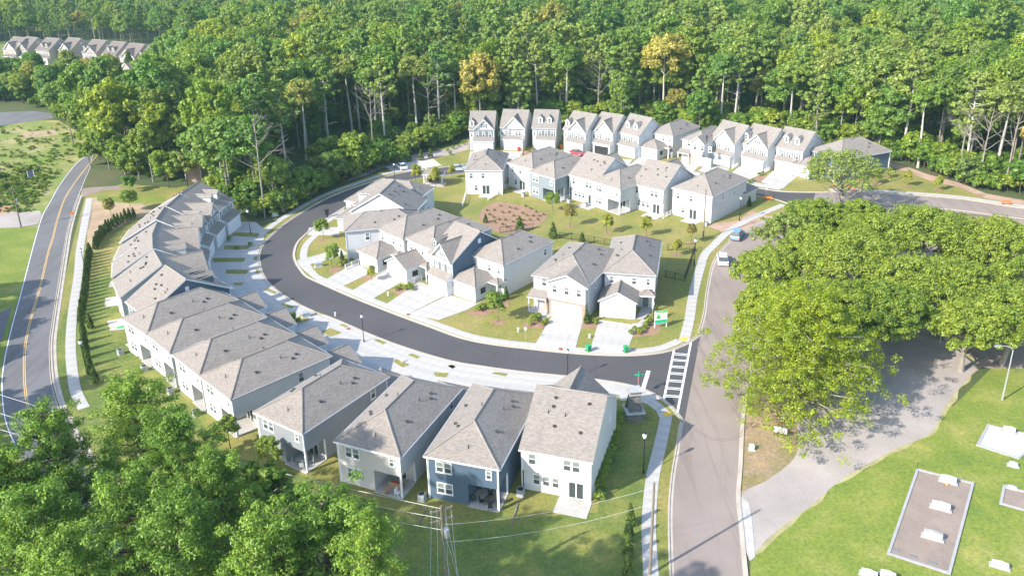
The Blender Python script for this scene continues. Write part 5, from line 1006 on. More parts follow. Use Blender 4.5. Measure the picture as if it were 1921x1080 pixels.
for px, py, k, s, lb in ((975, 435, 0, 1.0, 'bushy evergreen at the lower rim of the mulch bed'), (1037.5, 447, 0, 1.0, 'bushy evergreen right of the mulch bed by the black fence'), (911, 418, 1, .6, 'low dark evergreen on the left of the mulch bed'), (1092, 460, 1, .8, 'loose evergreen at the black fence'), (745, 307, 1, .8, 'first small evergreen behind the parking bays'), (767, 304, 1, .85, 'second small evergreen behind the parking bays'), (790, 301, 1, .85, 'third small evergreen behind the parking bays'), (807.7, 297, 1, .8, 'fourth small evergreen behind the parking bays'), (725, 310, 1, .7, 'small evergreen next to the brownish sapling'), (250, 158, 0, 3.6, 'large cone-shaped evergreen in front of the two-storey beige house')):
    x, y = G(px, py); tree(FR[k], x, y, 0, 'small_evergreen', lb, 'evergreen', px, s)
for i, (px, py, k, s_) in enumerate(((110, 128, 7, .8), (128, 122, 8, .75), (150, 134, 7, .7), (195, 150, 8, 1.0), (50, 112, 7, .7), (84, 118, 7, .6), (272, 140, 8, 1.2), (20, 135, 8, 1.0))):
    x, y = G(px, py); tree(ST[k], x, y, 0, 'broadleaf_tree', ('street tree before the fourth far beige house', 'second street tree before the fourth far house', 'street tree before the fifth far beige house', 'dark tree before the sixth far house', 'street tree before the second far beige house', 'street tree before the far house with the plain brown side', 'dark tree right of the cone-shaped evergreen', 'street tree before the leftmost far beige house')[i], 'tree', i, s_ * .55)
for i, q in enumerate(resample(smooth(P([(578, 372), (600, 360), (625, 348), (650, 338), (680, 327), (700, 320)])), 9)): tree(FR[i % 2], q.x + rnd.uniform(-.5, .5), q.y + 1.5, 0, 'small_evergreen', 'small evergreen planted along the outer pavement of the loop road', 'evergreen', i, .55 + .1 * (i % 3), 'evergreens along the outer pavement')
SB = broad(130, 1.0, .55, .05, 14, 40, .1, OAKF, BARKD, .03, 3, .5); SB2 = broad(131, .6, .4, .02, 8, 30, .09, FIR, BARKD, .02, 2, .5); BROWN = broad(132, 1.7, .5, .05, 12, 50, .14, M('leaf_dead', (.3, .1, .05), kind='leaf', stops=[(0, (.28, .10, .05)), (1, (.3, .13, .06))]), BARKD, .04, 3)
p = G(647, 346); tree(BROWN, p.x, p.y, 0, 'dead_shrub', 'rust-brown dead evergreen beside the loop road', 'shrub', 0, 1.2)
gB = 'dwarf shrubs dotted over the mulch bed'
for i, (x, y) in enumerate([(340, 800), (300, 830), (360, 845), (290, 880), (330, 895), (400, 845), (405, 810), (450, 820), (440, 870), (460, 900), (500, 850), (520, 800), (530, 870), (560, 820), (580, 870), (600, 840), (620, 870), (500, 900), (550, 900), (430, 915), (380, 900), (360, 930), (300, 915), (260, 860), (240, 830), (480, 930), (510, 935), (390, 950), (610, 895), (650, 860)]):
    q = G(*Z([(x, y)], *Z1)[0]); t_ = tree(SB2, q.x, q.y, 0, 'dwarf_shrub', 'dwarf shrub set in the large red mulch bed', 'shrub', i, .8, gB)
gH = 'dark shrubs along the shaded wall of the nearest white house'
for i, q in enumerate(resample(P([(1160, 790), (1148, 830), (1136, 870), (1124, 915)]), 11)): tree(SB, q.x, q.y, 0, 'foundation_shrub', 'dark shrub in the line against the shaded side wall of the nearest white house', 'shrub', i, 1.45, gH)
x, y = G(1125, 937); tree(SB, x, y, 0, 'foundation_shrub', 'single bright shrub at the back corner of the nearest white house', 'shrub', 1, 1.2)
gF = 'low shrubs in front garden mulch beds'
for i, (px, py) in enumerate(((1183, 627), (1191, 622), (1200, 626), (1208, 618), (1212, 612), (1217, 606), (995, 610), (1004, 604), (1010, 598), (1018, 610), (1024, 607), (1000, 600), (1118, 608), (1110, 604), (905, 581), (912, 576), (920, 579), (897, 584), (752, 541), (760, 544), (768, 541), (745, 545), (772, 545), (640, 501), (650, 497), (660, 493), (1404, 345), (1412, 341), (1424, 330), (985, 283), (993, 286), (1000, 283), (1362, 308), (1370, 305), (1430, 328), (1244, 290), (1252, 293), (840, 285), (850, 280), (860, 276), (845, 291), (868, 272), (872, 268), (560, 606), (430, 452), (445, 468), (470, 462))):
    x, y = G(px, py); tree(SB, x, y, 0, 'garden_shrub', 'low shrub in a front garden bed', 'shrub', i, .8 + .15 * (i % 3), gF)
# ------------------------------------------------------------------ street lamps, poles, wires
def lamp_root():
    t = thing('street_lamp', 'x', 'street lamp', (0, 0, 0), 0, 'street lamps of the estate')
    m = MB(); m.tube((0, 0, 0), (0, 0, .5), .13, .09, BLACK, 8); m.tube((0, 0, .5), (0, 0, 4.1), .06, .045, BLACK, 8); m.tube((0, 0, 4.05), (0, 0, 4.2), .12, .12, BLACK, 8); m.build('pole', t)
    m = MB(); m.tube((0, 0, 4.2), (0, 0, 4.6), .15, .24, GLOBE, 10); m.tube((0, 0, 4.6), (0, 0, 4.78), .24, .12, GLOBE, 10); m.build('globe', t, smooth=True)
    m = MB(); m.tube((0, 0, 4.76), (0, 0, 4.92), .2, .04, BLACK, 10); m.tube((0, 0, 4.9), (0, 0, 5.1), .025, .01, BLACK, 6); m.build('cap', t); return t
L0 = None
for px, py, s, lb in ((1207, 887, 1.15, 'black street lamp on the shaded lawn beside the nearest white house'), (683, 641, .98, 'black street lamp standing in the driveways left of the loop road'), (1065, 712, 1.0, 'black street lamp behind the ridge of the nearest white house'), (1387, 414, 1.1, 'black street lamp beside the last house of the lawn row'), (161, 511, 1.0, 'black street lamp among the arborvitae screen'), (163, 698, 1.1, 'lower black street lamp beside the country road pavement'),
                     (981.5, 290.6, 1.05, 'black street lamp between the second and third upper houses'), (741.5, 340, .95, 'black street lamp at the parking bays'), (470, 438, 1.1, 'black street lamp by the woods end of the curved row'), (1302.5, 498, 1.1, 'black street lamp at the black fence corner'), (1487, 330, .9, 'black street lamp before the second house from the right of the upper row')):
    x, y = G(px, py)
    if L0 is None: L0 = lamp_root(); L0.location = (x, y, 0); L0['label'] = lb; L0.scale = (s, s, s)
    else: dup(L0, (x, y, 0), 0, lb, s)
def upole(px, py, H, lb, arms=1, rz=0, xy=None, lean=(0, 0), transformer=False):
    x, y = xy or G(px, py); t = thing('utility_pole', lb, 'utility pole', (x, y, 0), rz)
    m = MB(); m.tube((0, 0, -.2), (lean[0], lean[1], H), .17, .11, WOOD, 10); m.build('shaft', t)
    for k in range(arms):
        m = MB(); z = H - .5 - k * 1.1; m.box(lean[0] - 1.1, lean[1] - .07, z, lean[0] + 1.1, lean[1] + .07, z + .12, WOOD); m.build('crossarm', t)
        for dx in (-1, -.45, .45, 1): m = MB(); m.tube((lean[0] + dx, lean[1], z + .12), (lean[0] + dx, lean[1], z + .3), .035, .025, STEEL, 6); m.build('insulator', t)
    if transformer: m = MB(); m.tube((lean[0] + .35, lean[1], H - 3.6), (lean[0] + .35, lean[1], H - 2.7), .26, .26, STEEL, 12); m.build('transformer', t)
    return t
def wire(name, pts, sag, lb, r=.022, m=None, group=None):
    pts = [Vector(p) for p in pts]; b = MB(); c = (pts[0] + pts[-1]) / 2
    for a, e in zip(pts[:-1], pts[1:]):
        q = [a.lerp(e, i / 10) - Vector((0, 0, 4 * sag * (i / 10) * (1 - i / 10))) - c for i in range(11)]
        for i in range(10): b.tube(q[i], q[i + 1], r, r, m or WIRE, 4, False)
    return tag(b.build(name, loc=tuple(c)), lb, 'wire', group)
upole(0, 0, 11, 'plain wooden pole over the pavement at the bottom, its shadow crossing the road', 0, xy=(12.85, 67.2), lean=(.05, 0))
PW = upole(0, 0, 11.5, 'wooden pole with transformer and many wires behind the dark blue house', 2, .4, xy=(-7.15, 64.0), transformer=True)
upole(1319, 448, 10.3, 'bare wooden pole on the lawn behind the last white house', 0); upole(1617, 358, 11.8, 'wooden pole with a short crossarm on the clearing lawn', 1); upole(40, 427, 9.0, 'wooden pole with crossarm and transformer beside the gravel patch', 1, 1.2, lean=(0, 0), transformer=True); upole(139, 277, 10.5, 'dark slim wooden pole where the country road meets the woods', 0); upole(196, 194, 11, 'wooden pole with pale transformer among the trees top left', 1, 0, transformer=True)
x0, y0 = -7.15, 64.0
gW = 'power lines at the wire pole'
wp = [((x0, y0, 11.2), G(0, 740, 11).to_3d() + Vector((0, 0, 11)), .8), ((x0, y0, 10.1), G(0, 775, 10).to_3d() + Vector((0, 0, 10)), .9), ((x0, y0, 8.8), G(0, 805, 9).to_3d() + Vector((0, 0, 9)), 1.0)]
for i, (a, b, s) in enumerate(wp): wire('power_line', [a, b], s, ('top', 'middle', 'lowest')[i] + ' pale wire crossing left over the country road from the wire pole', .018)
for i, (dx, z, ex) in enumerate(((-.9, 11.1, -1.5), (-.4, 11.1, -.6), (.4, 11.1, .4), (.9, 11.1, 1.6), (-.3, 10, 2.6), (.4, 10, 3.4), (.1, 8.9, 4.6))): wire('power_line', [(x0 + dx, y0, z), (x0 + ex + 2.2, y0 - 24, z + .2)], .5, 'pale wire running down out of the picture from the wire pole', .013, None, gW)
wire('power_line', [(x0, y0, 9.4), (12.85, 67.2, 10.4)], .7, 'upper thin wire from the wire pole to the plain pole by the pavement', .015); wire('power_line', [(x0, y0, 7.4), (12.85, 67.2, 8.6)], .8, 'lower thin wire from the wire pole to the plain pole by the pavement', .015)
wire('power_line', [(12.85, 67.2, 10.6), G(1921, 262, 9).to_3d() + Vector((0, 0, 9))], 3, 'thin wire from the plain pole towards the grove', .012) if False else None
t = thing('street_lamp', 'grey arched street lamp over the cemetery grass by the oak', 'street lamp', (*G(1880, 750), 0), 0)
m = MB(); m.tube((0, 0, 0), (.1, 0, 7.4), .12, .07, STEEL, 8); m.build('pole', t); m = MB()
ap = [(.1, 0, 7.4), (-.3, 0, 7.85), (-.9, 0, 8.05), (-1.7, 0, 8.1)]
for a, b in zip(ap[:-1], ap[1:]): m.tube(a, b, .05, .045, STEEL, 6)
m.build('arm', t); m = MB(); m.box(-2.4, -.14, 8.02, -1.6, .14, 8.16, STEEL); m.build('lamp_head', t)
# monument pier
t = thing('stone_pier', 'dark stacked-stone pier with a pale cap on the shaded corner lawn', 'monument', (*G(1189, 781), 0), .1)
m = MB(); m.box(-1.15, -1.15, 0, 1.15, 1.15, 1.05, STONE); m.build('plinth', t); m = MB(); m.box(-1.25, -1.25, 1.05, 1.25, 1.25, 1.22, STCAP); m.build('plinth_cap', t)
m = MB(); v = [(-.85, -.85, 1.22), (.85, -.85, 1.22), (.85, .85, 1.22), (-.85, .85, 1.22), (-.62, -.62, 3.6), (.62, -.62, 3.6), (.62, .62, 3.6), (-.62, .62, 3.6)]; m.add(v, [(0, 1, 5, 4), (1, 2, 6, 5), (2, 3, 7, 6), (3, 0, 4, 7), (4, 5, 6, 7)], STONE)
m.build('shaft', t); m = MB(); m.box(-.72, -.72, 2.35, .72, .72, 2.47, STCAP); m.build('band', t)
m = MB(); m.box(-.85, -.85, 3.6, .85, .85, 3.78, STCAP); m.box(-.75, -.75, 3.78, .75, .75, 4.05, STONE); m.box(-.82, -.82, 4.05, .82, .82, 4.15, STCAP); m.build('cap', t)
# estate sign
t = thing('advertising_sign', 'green and white advertising board on white legs in the corner house garden', 'sign', (*G(1239, 614), 0), .15)
for sx in (-.95, .95): m = MB(); m.box(sx - .06, -.06, 0, sx + .06, .06, 2.9, TRIM); m.build('leg', t)
m = MB(); m.box(-1.0, -.09, .75, 1.0, -.06, 2.95, TRIM); m.build('board', t)
for z0, z1, x0_, x1_, mm in ((2.7, 2.92, -.97, .97, SIGNG), (.78, 1.05, -.97, .97, SIGNB), (1.05, 1.3, -.97, .97, SIGNG), (1.3, 1.42, -.97, .97, SIGNB)): m = MB(); m.box(x0_, -.1, z0, x1_, -.091, z1, mm); m.build('printed_band', t)
m = MB(); m.add([(-.97, -.1, 2.35), (-.2, -.1, 2.3), (.6, -.1, 2.55), (.97, -.1, 2.7), (.3, -.1, 2.7), (-.3, -.1, 2.5), (-.97, -.1, 2.55)], [tuple(range(7))], SIGNL); m.add([(-.7, -.1, 2.0), (-.4, -.1, 2.3), (-.1, -.1, 2.0), (-.1, -.1, 1.6), (-.7, -.1, 1.6)], [tuple(range(5))], SIGNG); m.build('printed_picture', t)
# street name and stop sign
t = thing('street_sign', 'stop sign pole topped with a green street name blade at the junction corner', 'sign', (*G(1197, 741), 0), 0)
m = MB(); m.tube((0, 0, 0), (0, 0, 3.05), .035, .035, STEEL, 6); m.build('pole', t); m = MB(); m.box(-.55, -.015, 3.05, .55, .015, 3.28, STREETG); m.box(-.015, -.5, 3.28, .015, .5, 3.48, STREETG); m.build('name_blade', t)
m = MB(); o8 = [(math.cos(R(22.5 + 45 * k)) * .4, math.sin(R(22.5 + 45 * k)) * .4) for k in range(8)]; m.add([(-.05, y, 2.4 + z) for y, z in o8] + [(-.03, y, 2.4 + z) for y, z in o8], [tuple(range(8))[::-1]], RED); m.add([(-.03, y, 2.4 + z) for y, z in o8], [tuple(range(8))], STEEL); sp_ = m.build('stop_plate', t)
fc = bpy.data.curves.new('stop_lettering', 'FONT'); fc.body = 'STOP'; fc.size = .3; fc.align_x = 'CENTER'; fc.align_y = 'CENTER'; fc.materials.append(TRIM); _tmp = bpy.data.objects.new('tmp', fc); SC.collection.objects.link(_tmp); _me = bpy.data.meshes.new_from_object(_tmp.evaluated_get(bpy.context.evaluated_depsgraph_get())); bpy.data.objects.remove(_tmp); fo = obj('lettering', _me, sp_, (-.055, 0, 2.4)); fo.rotation_euler = (R(90), 0, R(-90))
for px, py, lb, h in ((986, 640, 'small plain signpost at the kerb before the long lawn', 2.4), (1437, 371, 'signpost with orange barrier at the upper junction', 2.4)):
    t = thing('signpost', lb, 'sign', (*G(px, py), 0)); m = MB(); m.tube((0, 0, 0), (0, 0, h), .035, .035, STEEL, 6); m.build('pole', t); m = MB(); m.box(-.2, -.02, h - .45, .2, .02, h, TRIM); m.build('plate', t)
t = thing('field_sign', 'dark board on two posts in the left field', 'sign', (*G(60, 336), 0), .1); m = MB(); m.box(-.8, -.03, .5, .8, .03, 2.2, SIGNK); m.build('board', t)
for sx in (-.75, .75): m = MB(); m.box(sx - .05, -.08, 0, sx + .05, -.03, 2.3, TRIM); m.build('leg', t)
t = thing('road_sign', 'orange diamond road sign beside the country road', 'sign', (*G(139, 417), 0), .3); m = MB(); m.tube((0, 0, 0), (0, 0, 2.4), .035, .035, STEEL, 6); m.build('pole', t); m = MB(); m.add([(0, -.04, 1.7), (.45, -.04, 2.2), (0, -.04, 2.7), (-.45, -.04, 2.2)], [(0, 1, 2, 3)], ORANGE); m.build('plate', t)
# bins, boxes
def bin_(px, py, m_, lb, rz=.2, lid=None):
    t = thing('wheelie_bin', lb, 'bin', (*G(px, py), 0), rz); m = MB(); m.add([(-.25, -.28, .08), (.25, -.28, .08), (.25, .28, .08), (-.25, .28, .08), (-.32, -.36, 1.0), (.32, -.36, 1.0), (.32, .36, 1.0), (-.32, .36, 1.0)], [(3, 2, 1, 0), (0, 1, 5, 4), (1, 2, 6, 5), (2, 3, 7, 6), (3, 0, 4, 7)], m_); m.build('body', t)
    m = MB(); m.box(-.35, -.4, 1.0, .35, .4, 1.08, lid or m_); m.box(-.3, .36, .92, .3, .44, 1.0, DARK); m.build('lid', t)
    for sx in (-.3, .3): m = MB(); m.tube((sx - .04, .3, .12), (sx + .04, .3, .12), .12, .12, DARK, 8); m.build('wheel', t)
bin_(1104, 659, GREENP, 'green wheelie bin at the kerb between two driveways', .5); bin_(1174, 661, GREENP, 'green wheelie bin at the foot of the corner house drive', .2)
bin_(973, 283, RED, 'red bin beside the garage of the second upper house'); bin_(1036, 282, RED, 'red bin with blue lid beside the grey garage of the third upper house', .3, BLUEP); bin_(1053, 279, ORANGE, 'orange bin on the mulch between the third and fourth upper houses'); bin_(668, 487, RED, 'red bin with blue lid beside the bend house', .1, BLUEP)
def box_(name, px, py, w, d, h, m_, lb, cat, rz=0, lidm=None):
    t = thing(name, lb, cat, (*G(px, py), 0), rz); m = MB(); m.box(-w / 2 - .15, -d / 2 - .15, 0, w / 2 + .15, d / 2 + .15, .08, CONC); m.build('pad', t); m = MB(); m.box(-w / 2, -d / 2, .08, w / 2, d / 2, h, m_); m.build('cabinet', t); m = MB(); m.add([(-w / 2 - .04, -d / 2 - .04, h), (w / 2 + .04, -d / 2 - .04, h), (w / 2 + .04, d / 2 + .04, h + .08), (-w / 2 - .04, d / 2 + .04, h + .08), (-w / 2 - .04, -d / 2 - .04, h - .06), (w / 2 + .04, -d / 2 - .04, h - .06), (w / 2 + .04, d / 2 + .04, h - .06), (-w / 2 - .04, d / 2 + .04, h - .06)], [(0, 1, 2, 3), (4, 5, 1, 0), (5, 6, 2, 1), (6, 7, 3, 2), (7, 4, 0, 3)], lidm or m_); m.build('lid', t)
box_('utility_box', 598, 500, 1.3, .7, .8, STEEL, 'grey metal utility box on the bend lawn beside a sapling', 'utility box', .4); box_('utility_box', 575, 594, 1.3, .7, .8, STEEL, 'grey metal utility box in the garage-side grass strip', 'utility box', .4); box_('utility_box', 516, 405, 1.2, .7, .9, M('mint_box', (.45, .6, .5)), 'pale green utility box at the outer bend', 'utility box', .6); box_('utility_box', 531, 396, .8, .8, 1.0, STCAP, 'pale square utility box above the outer bend', 'utility box', .3)
box_('utility_box', 1410, 843, .5, .5, .6, M('mint_box', (.45, .6, .5)), 'small mint utility box on the dry verge', 'utility box', 0)
for px, py, lb in ((728, 555, 'white meter post on the strip between the second and third drives'), (972, 622, 'white meter post on the lawn left of the wide drive'), (1106, 634, 'white meter post between the two wide drives'), (629, 603 - 10, 'white meter post in the grass strip behind the third garage'), (754, 680, 'white meter post in the grass strip by the grey house garage')):
    t = thing('meter_post', lb, 'post', (*G(px, py), 0), .3); m = MB(); m.box(-.12, -.08, 0, .12, .08, .62, TRIM); m.build('casing', t); m = MB(); m.box(-.15, -.11, .62, .15, .11, .7, TRIM); m.build('cap', t)
t = thing('mailbox_cluster', 'dark mailbox cluster at the upper end of the inner loop pavement', 'mailbox', (*G(614, 408), 0), .5); m = MB(); m.box(-.35, -.25, .7, .35, .25, 1.7, DARK); m.build('cabinet', t); m = MB(); m.box(-.12, -.12, 0, .12, .12, .7, DARK); m.build('pedestal', t); m = MB(); m.box(-.55, -.4, 1.75, .55, .4, 1.85, DARK); m.build('roof', t)
t = thing('shelter', 'small mail pavilion with a hipped roof between two golden trees', 'shelter', (*G(815, 346), 0), -.1)
rr, _ = hip_roof(-2.6, -1.8, 2.6, 1.8, 3.0, .5, ROOF2); rr.build('roof', t)
for sx in (-2.2, 2.2):
    for sy in (-1.4, 1.4): m = MB(); m.box(sx - .12, sy - .12, 0, sx + .12, sy + .12, 2.8, TRIM); m.box(sx - .25, sy - .25, 0, sx + .25, sy + .25, .9, BRICK); m.build('post', t)
m = MB(); m.box(-1.2, -.3, .5, 1.2, .3, 1.6, DARK); m.build('mailbox', t); m = MB(); m.box(-2.7, -1.9, 0, 2.7, 1.9, .1, CONC); m.build('floor', t)
# vehicles
def car(px, py, rz, c, lb, L=4.7, W=1.85, H=1.45, suv=False, xy=None, cat='car'):
    x, y = xy or G(px, py); t = thing('suv' if suv else 'sedan', lb, cat, (x, y, .06), rz); m = MB(); pm = CARP[c]
    hb = .92 if not suv else 1.05; Hh = H if not suv else 1.75
    prof = [(-L / 2, .35), (-L / 2 + .02, .75), (-L / 2 + .15, hb - .02), (-L / 2 + .9, hb + .04), (L / 2 - 1.5, hb + .03), (L / 2 - .35, hb - .14), (L / 2 - .03, .68), (L / 2, .38), (L / 2 - .1, .24), (-L / 2 + .1, .24)]
    def loft(pr, w0, w1, mt):
        n = len(pr); vs = []
        for s_, ww in ((-1, .94), (-1, 1), (1, 1), (1, .94)):
            for (a, z) in pr:
                k = w0 + (w1 - w0) * max(0, min(1, (z - pr[0][1]) / .6)); vs.append((a * (1 if abs(ww) == 1 else .985), s_ * k * ww / 2, z if ww == 1 else z + (.0)))
        fs = [(j * n + i, j * n + (i + 1) % n, (j + 1) * n + (i + 1) % n, (j + 1) * n + i) for j in (1,) for i in range(n)] + [tuple(range(n, 2 * n)), tuple(range(2 * n, 3 * n))[::-1]]
        m.add(vs, fs, mt)
    loft(prof, W, W, pm)
    c0, c1, c2, c3 = (-L / 2 + (.35 if not suv else .12), hb), (-L / 2 + (1.15 if not suv else .45), Hh), (L / 2 - (2.15 if not suv else 1.9), Hh), (L / 2 - 1.25, hb)
    wt, wb = W * .72 / 2, W * .9 / 2
    def cab(z0, z1, mt, g): 
        q = MB(); f = lambda p, w: ((p[0], -w, p[1]), (p[0], w, p[1]))
        a, b, d_, e = f(c0, wb), f(c1, wt), f(c2, wt), f(c3, wb); q.add([*a, *b, *d_, *e], g, mt); return q
    cab(0, 0, pm, [(2, 4, 5, 3)]).build('roof', t)
    cab(0, 0, GLASS, [(0, 2, 3, 1)]).build('rear_window', t); cab(0, 0, GLASS, [(4, 6, 7, 5)]).build('windscreen', t); cab(0, 0, GLASS, [(0, 6, 4, 2)]).build('side_window', t); cab(0, 0, GLASS, [(1, 3, 5, 7)]).build('side_window', t)
    m.build('body', t)
    for sx in (-L / 2 + .85, L / 2 - .95):
        for sy in (-1, 1):
            q = MB(); q.tube((0, -.11, 0), (0, .11, 0), .33, .33, DARK, 14); w_ = q.build('wheel', t, loc=(sx, sy * (W / 2 - .1), .33)); q = MB(); q.tube((0, -.12, 0), (0, .12, 0), .19, .19, STEEL, 10); q.build('rim', w_)
    for sy in (-1, 1):
        q = MB(); q.box(L / 2 - .12, sy * .75 - .2, .55, L / 2 + .01, sy * .75 + .2, .7, TRIM); q.build('headlight', t); q = MB(); q.box(-L / 2 - .02, sy * .75 - .18, .62, -L / 2 + .06, sy * .75 + .18, .8, RED); q.build('tail_light', t)
    return t
car(753, 316, R(118), 'white', 'white saloon car parked in the bay behind the loop road'); car(860, 320, R(4), 'silver', 'silver-blue car parked at the kerb left of the lone white house'); car(1083, 291, R(-60), 'red', 'red car on the drive of the fourth upper house')
car(1355, 492, R(80), 'white', 'white pickup-size car at the kerb under the grove', suv=True); car(1383, 446, R(62), 'blue', 'blue-grey car at the kerb beyond the white one', suv=True); car(225, 160, R(20), 'silver', 'pale car on the drive of the two-storey beige house')
car(0, 0, R(-39), 'silver', 'dark grey car inside the open garage of the fifth upper house', xy=tuple(G(1135, 272) + V2(1.2, 1.5))) if False else None
# white railings between houses, black fences
def railing(pa, pb, lb, h=1.05, m_=TRIM, gap=.22, group=None, name='railing', sections=2.0):
    a, b = G(*pa), G(*pb); d = (b - a); L = d.length; t = thing(name, lb, 'railing' if name == 'railing' else 'fence', (a.x, a.y, 0), math.atan2(d.y, d.x), group); k = max(1, round(L / sections)); pw = .05 if m_ is TRIM else .035
    for i in range(k + 1): m = MB(); m.box(L * i / k - pw, -pw, 0, L * i / k + pw, pw, h + .08, m_); m.build('post', t)
    for z in (.12, h - .06): m = MB(); m.box(0, -.03, z, L, .03, z + .05, m_); m.build('rail', t)
    m = MB(); n_ = int(L / gap)
    for i in range(n_): m.box(L * (i + .5) / n_ - .012, -.012, .15, L * (i + .5) / n_ + .012, .012, h - .06, m_)
    m.build('picket', t, kind='stuff')
Z7b, ZN = (860, 270, 7.2), (1060, 280, 6.75)
for pts_, z, lb in (([(400, 765), (580, 650)], Z7b, 'white railing stepping down beside the lone white house'), ([(580, 640), (690, 585)], Z7b, 'white railing joining the lone white house to its neighbour'), ([(55, 855), (105, 680)], Z7b, 'white railing on the left side of the lone white house'), ([(1385, 785), (1495, 740)], Z7b, 'white railing between the blue-grey house and the overhanging one'), ([(770, 815), (870, 765)], ZN, 'white railing right of the very pale grey house'), ([(1240, 880), (1340, 830)], ZN, 'white railing between the last two houses of the lawn row'),
                  ([(455, 715), (550, 675)], Z3, 'white railing left of the first hipped garage of the middle block'), ([(680, 780), (755, 745)], Z3, 'white railing before the small gabled garage of the middle block'), ([(900, 830), (1005, 795)], Z3, 'white railing before the grey garage door of the middle block'), ([(540, 800), (650, 740)], ZR, 'white railing right of the grey garage in the upper row'), ([(990, 850), (1095, 800)], ZR, 'white railing third from the right of the upper row'), ([(830, 720), (880, 700)], ZM, 'white railing left of the hipped pair'), ([(100, 720), (205, 690)], ZR, 'white railing right of the hipped pair')):
    q = Z(pts_, *z); railing(q[0], q[1], lb)
for pa, pb, lb in (((1049, 447), (1095, 452), 'black picket fence run left of the pale grey house'), ((1095, 452), (1155, 463), 'black picket fence run behind the pale grey house'), ((1252, 470), (1304, 468), 'black picket fence run at the back of the corner garden'), ((1304, 468), (1284, 528), 'black picket fence run along the pavement side of the corner garden'), ((1284, 528), (1248, 520), 'black picket fence run nearest the sign garden'), ((938, 437), (1000, 430), 'black picket fence run below the mulch bed')): railing(pa, pb, lb, 1.3, BLACK, .3, None, 'picket_fence', 2.4)
# patios of the bottom row
def tbl(x, y, lb, m_, r=.6):
    t = thing('round_table', lb, 'table', (x, y, .1)); m = MB(); m.prism([(math.cos(a) * r, math.sin(a) * r) for a in np.linspace(0, 6.283, 17)[:-1]], .68, .73, m_); m.build('tabletop', t); m = MB(); m.tube((0, 0, 0), (0, 0, .68), .05, .05, m_, 6); m.tube((0, 0, 0), (0, 0, .05), .3, .25, m_, 8); m.build('leg', t)
def chair(x, y, rz, lb, m_, g=None):
    t = thing('patio_chair', lb, 'chair', (x, y, .1), rz, g); m = MB(); m.box(-.26, -.26, .4, .26, .26, .47, m_); m.build('seat', t); m = MB(); m.box(-.26, .2, .47, .26, .27, .98, m_); m.build('backrest', t)
    for sx in (-.23, .23):
        for sy in (-.23, .23): m = MB(); m.box(sx - .02, sy - .02, 0, sx + .02, sy + .02, .4, m_); m.build('leg', t)
def hp(i, lx, ly):
    org, rz, w, d, t = HOUSES[i]; return org.x + math.cos(rz) * lx - math.sin(rz) * ly, org.y + math.sin(rz) * lx + math.cos(rz) * ly
x, y = hp(1, 1.6, 14.6); tbl(x, y, 'round black table on the dark blue house patio', DARK, .7)
for i, (dx, dy) in enumerate(((.95, 0), (-.95, 0), (0, .95), (0, -.95))): chair(x + dx, y + dy, math.atan2(dy, dx) - math.pi / 2, 'black metal chair at the round black table', DARK, 'chairs round the black patio table')
x, y = hp(1, 3.5, 14.9); t = thing('kettle_grill', 'covered black round grill at the edge of the dark blue house patio', 'grill', (x, y, .1)); m = MB(); m.tube((0, 0, .45), (0, 0, .75), .22, .32, DARK, 12); m.tube((0, 0, .75), (0, 0, 1.02), .32, .1, DARK, 12); m.build('bowl', t)
for k in range(3): m = MB(); m.tube((math.cos(k * 2.1) * .28, math.sin(k * 2.1) * .28, 0), (math.cos(k * 2.1) * .12, math.sin(k * 2.1) * .12, .5), .015, .015, DARK, 5); m.build('leg', t)
x, y = hp(1, 3.3, 13.4); t = thing('folded_parasol', 'closed black parasol against the dark blue patio wall', 'parasol', (x, y, .1)); m = MB(); m.tube((0, 0, 0), (0, 0, 2.4), .03, .03, STEEL, 6); m.build('pole', t); m = MB(); m.tube((0, 0, .9), (0, 0, 2.3), .3, .05, DARK, 8); m.build('canopy', t)
x, y = hp(3, 2.0, 14.0); tbl(x, y, 'glass-topped pale table on the grey house patio', ACM, .75)
for i, (dx, dy) in enumerate(((1.05, .1), (-1.0, 0), (0, 1.0), (.1, -1.0))): chair(x + dx, y + dy, math.atan2(dy, dx) - math.pi / 2, 'grey chair at the pale table', CUSH, 'chairs round the pale patio table')
x, y = hp(2, 1.8, 13.9)
t = thing('wicker_sofa', 'tan wicker sofa on the off-white house patio', 'sofa', (x, y, .1), HOUSES[2][1]); m = MB(); m.box(-.9, -.4, .1, .9, .4, .4, WICKER); m.build('base', t); m = MB(); m.box(-.9, .3, .4, .9, .42, .8, WICKER); m.build('backrest', t); m = MB(); m.box(-.8, -.35, .4, .8, .3, .52, RED); m.build('cushion', t)
tbl(*hp(2, 2.4, 15.3), 'low tan table on the off-white house patio', WICKER, .5); chair(*hp(2, 1.0, 15.2), 1.0, 'white chair at the patio corner post of the off-white house', TRIM)
for i, (a, b, lb) in enumerate((((942, 975), (972, 880), 'x'), ((975, 945), (966, 970), 'x'))): pass
for pa, pb, lb in (((972, 940), (960, 985), 'brown timber edging board between the dark blue and nearest white yards'), ((800, 952), (784, 985), 'brown timber edging board between the off-white and dark blue yards')):
    a, b = G(*pa), G(*pb); d = b - a; m = MB(); m.box(0, -.09, 0, d.length, .09, .14, WOOD); tag(m.build('edging_timber', loc=(a.x, a.y, 0), rz=math.atan2(d.y, d.x)), lb, 'timber')
box_('play_mat_slab', 178, 534 + 44, .01, .01, .01, CONC, 'x', 'x') if False else None
# garden slabs behind the crescent
for q, mm, lb in (([(198, 559), (221, 556), (224, 573), (199, 576)], CONC, 'slab'), ([(201, 602), (236, 597), (238, 617), (207, 621)], CONC, 'slab')): sheet('back_patio', P(q), .06, mm)
sheet('back_patio', P([(218, 606), (233, 602), (234, 615), (220, 617)]), .066, M('green_mat', (.05, .35, .12)))
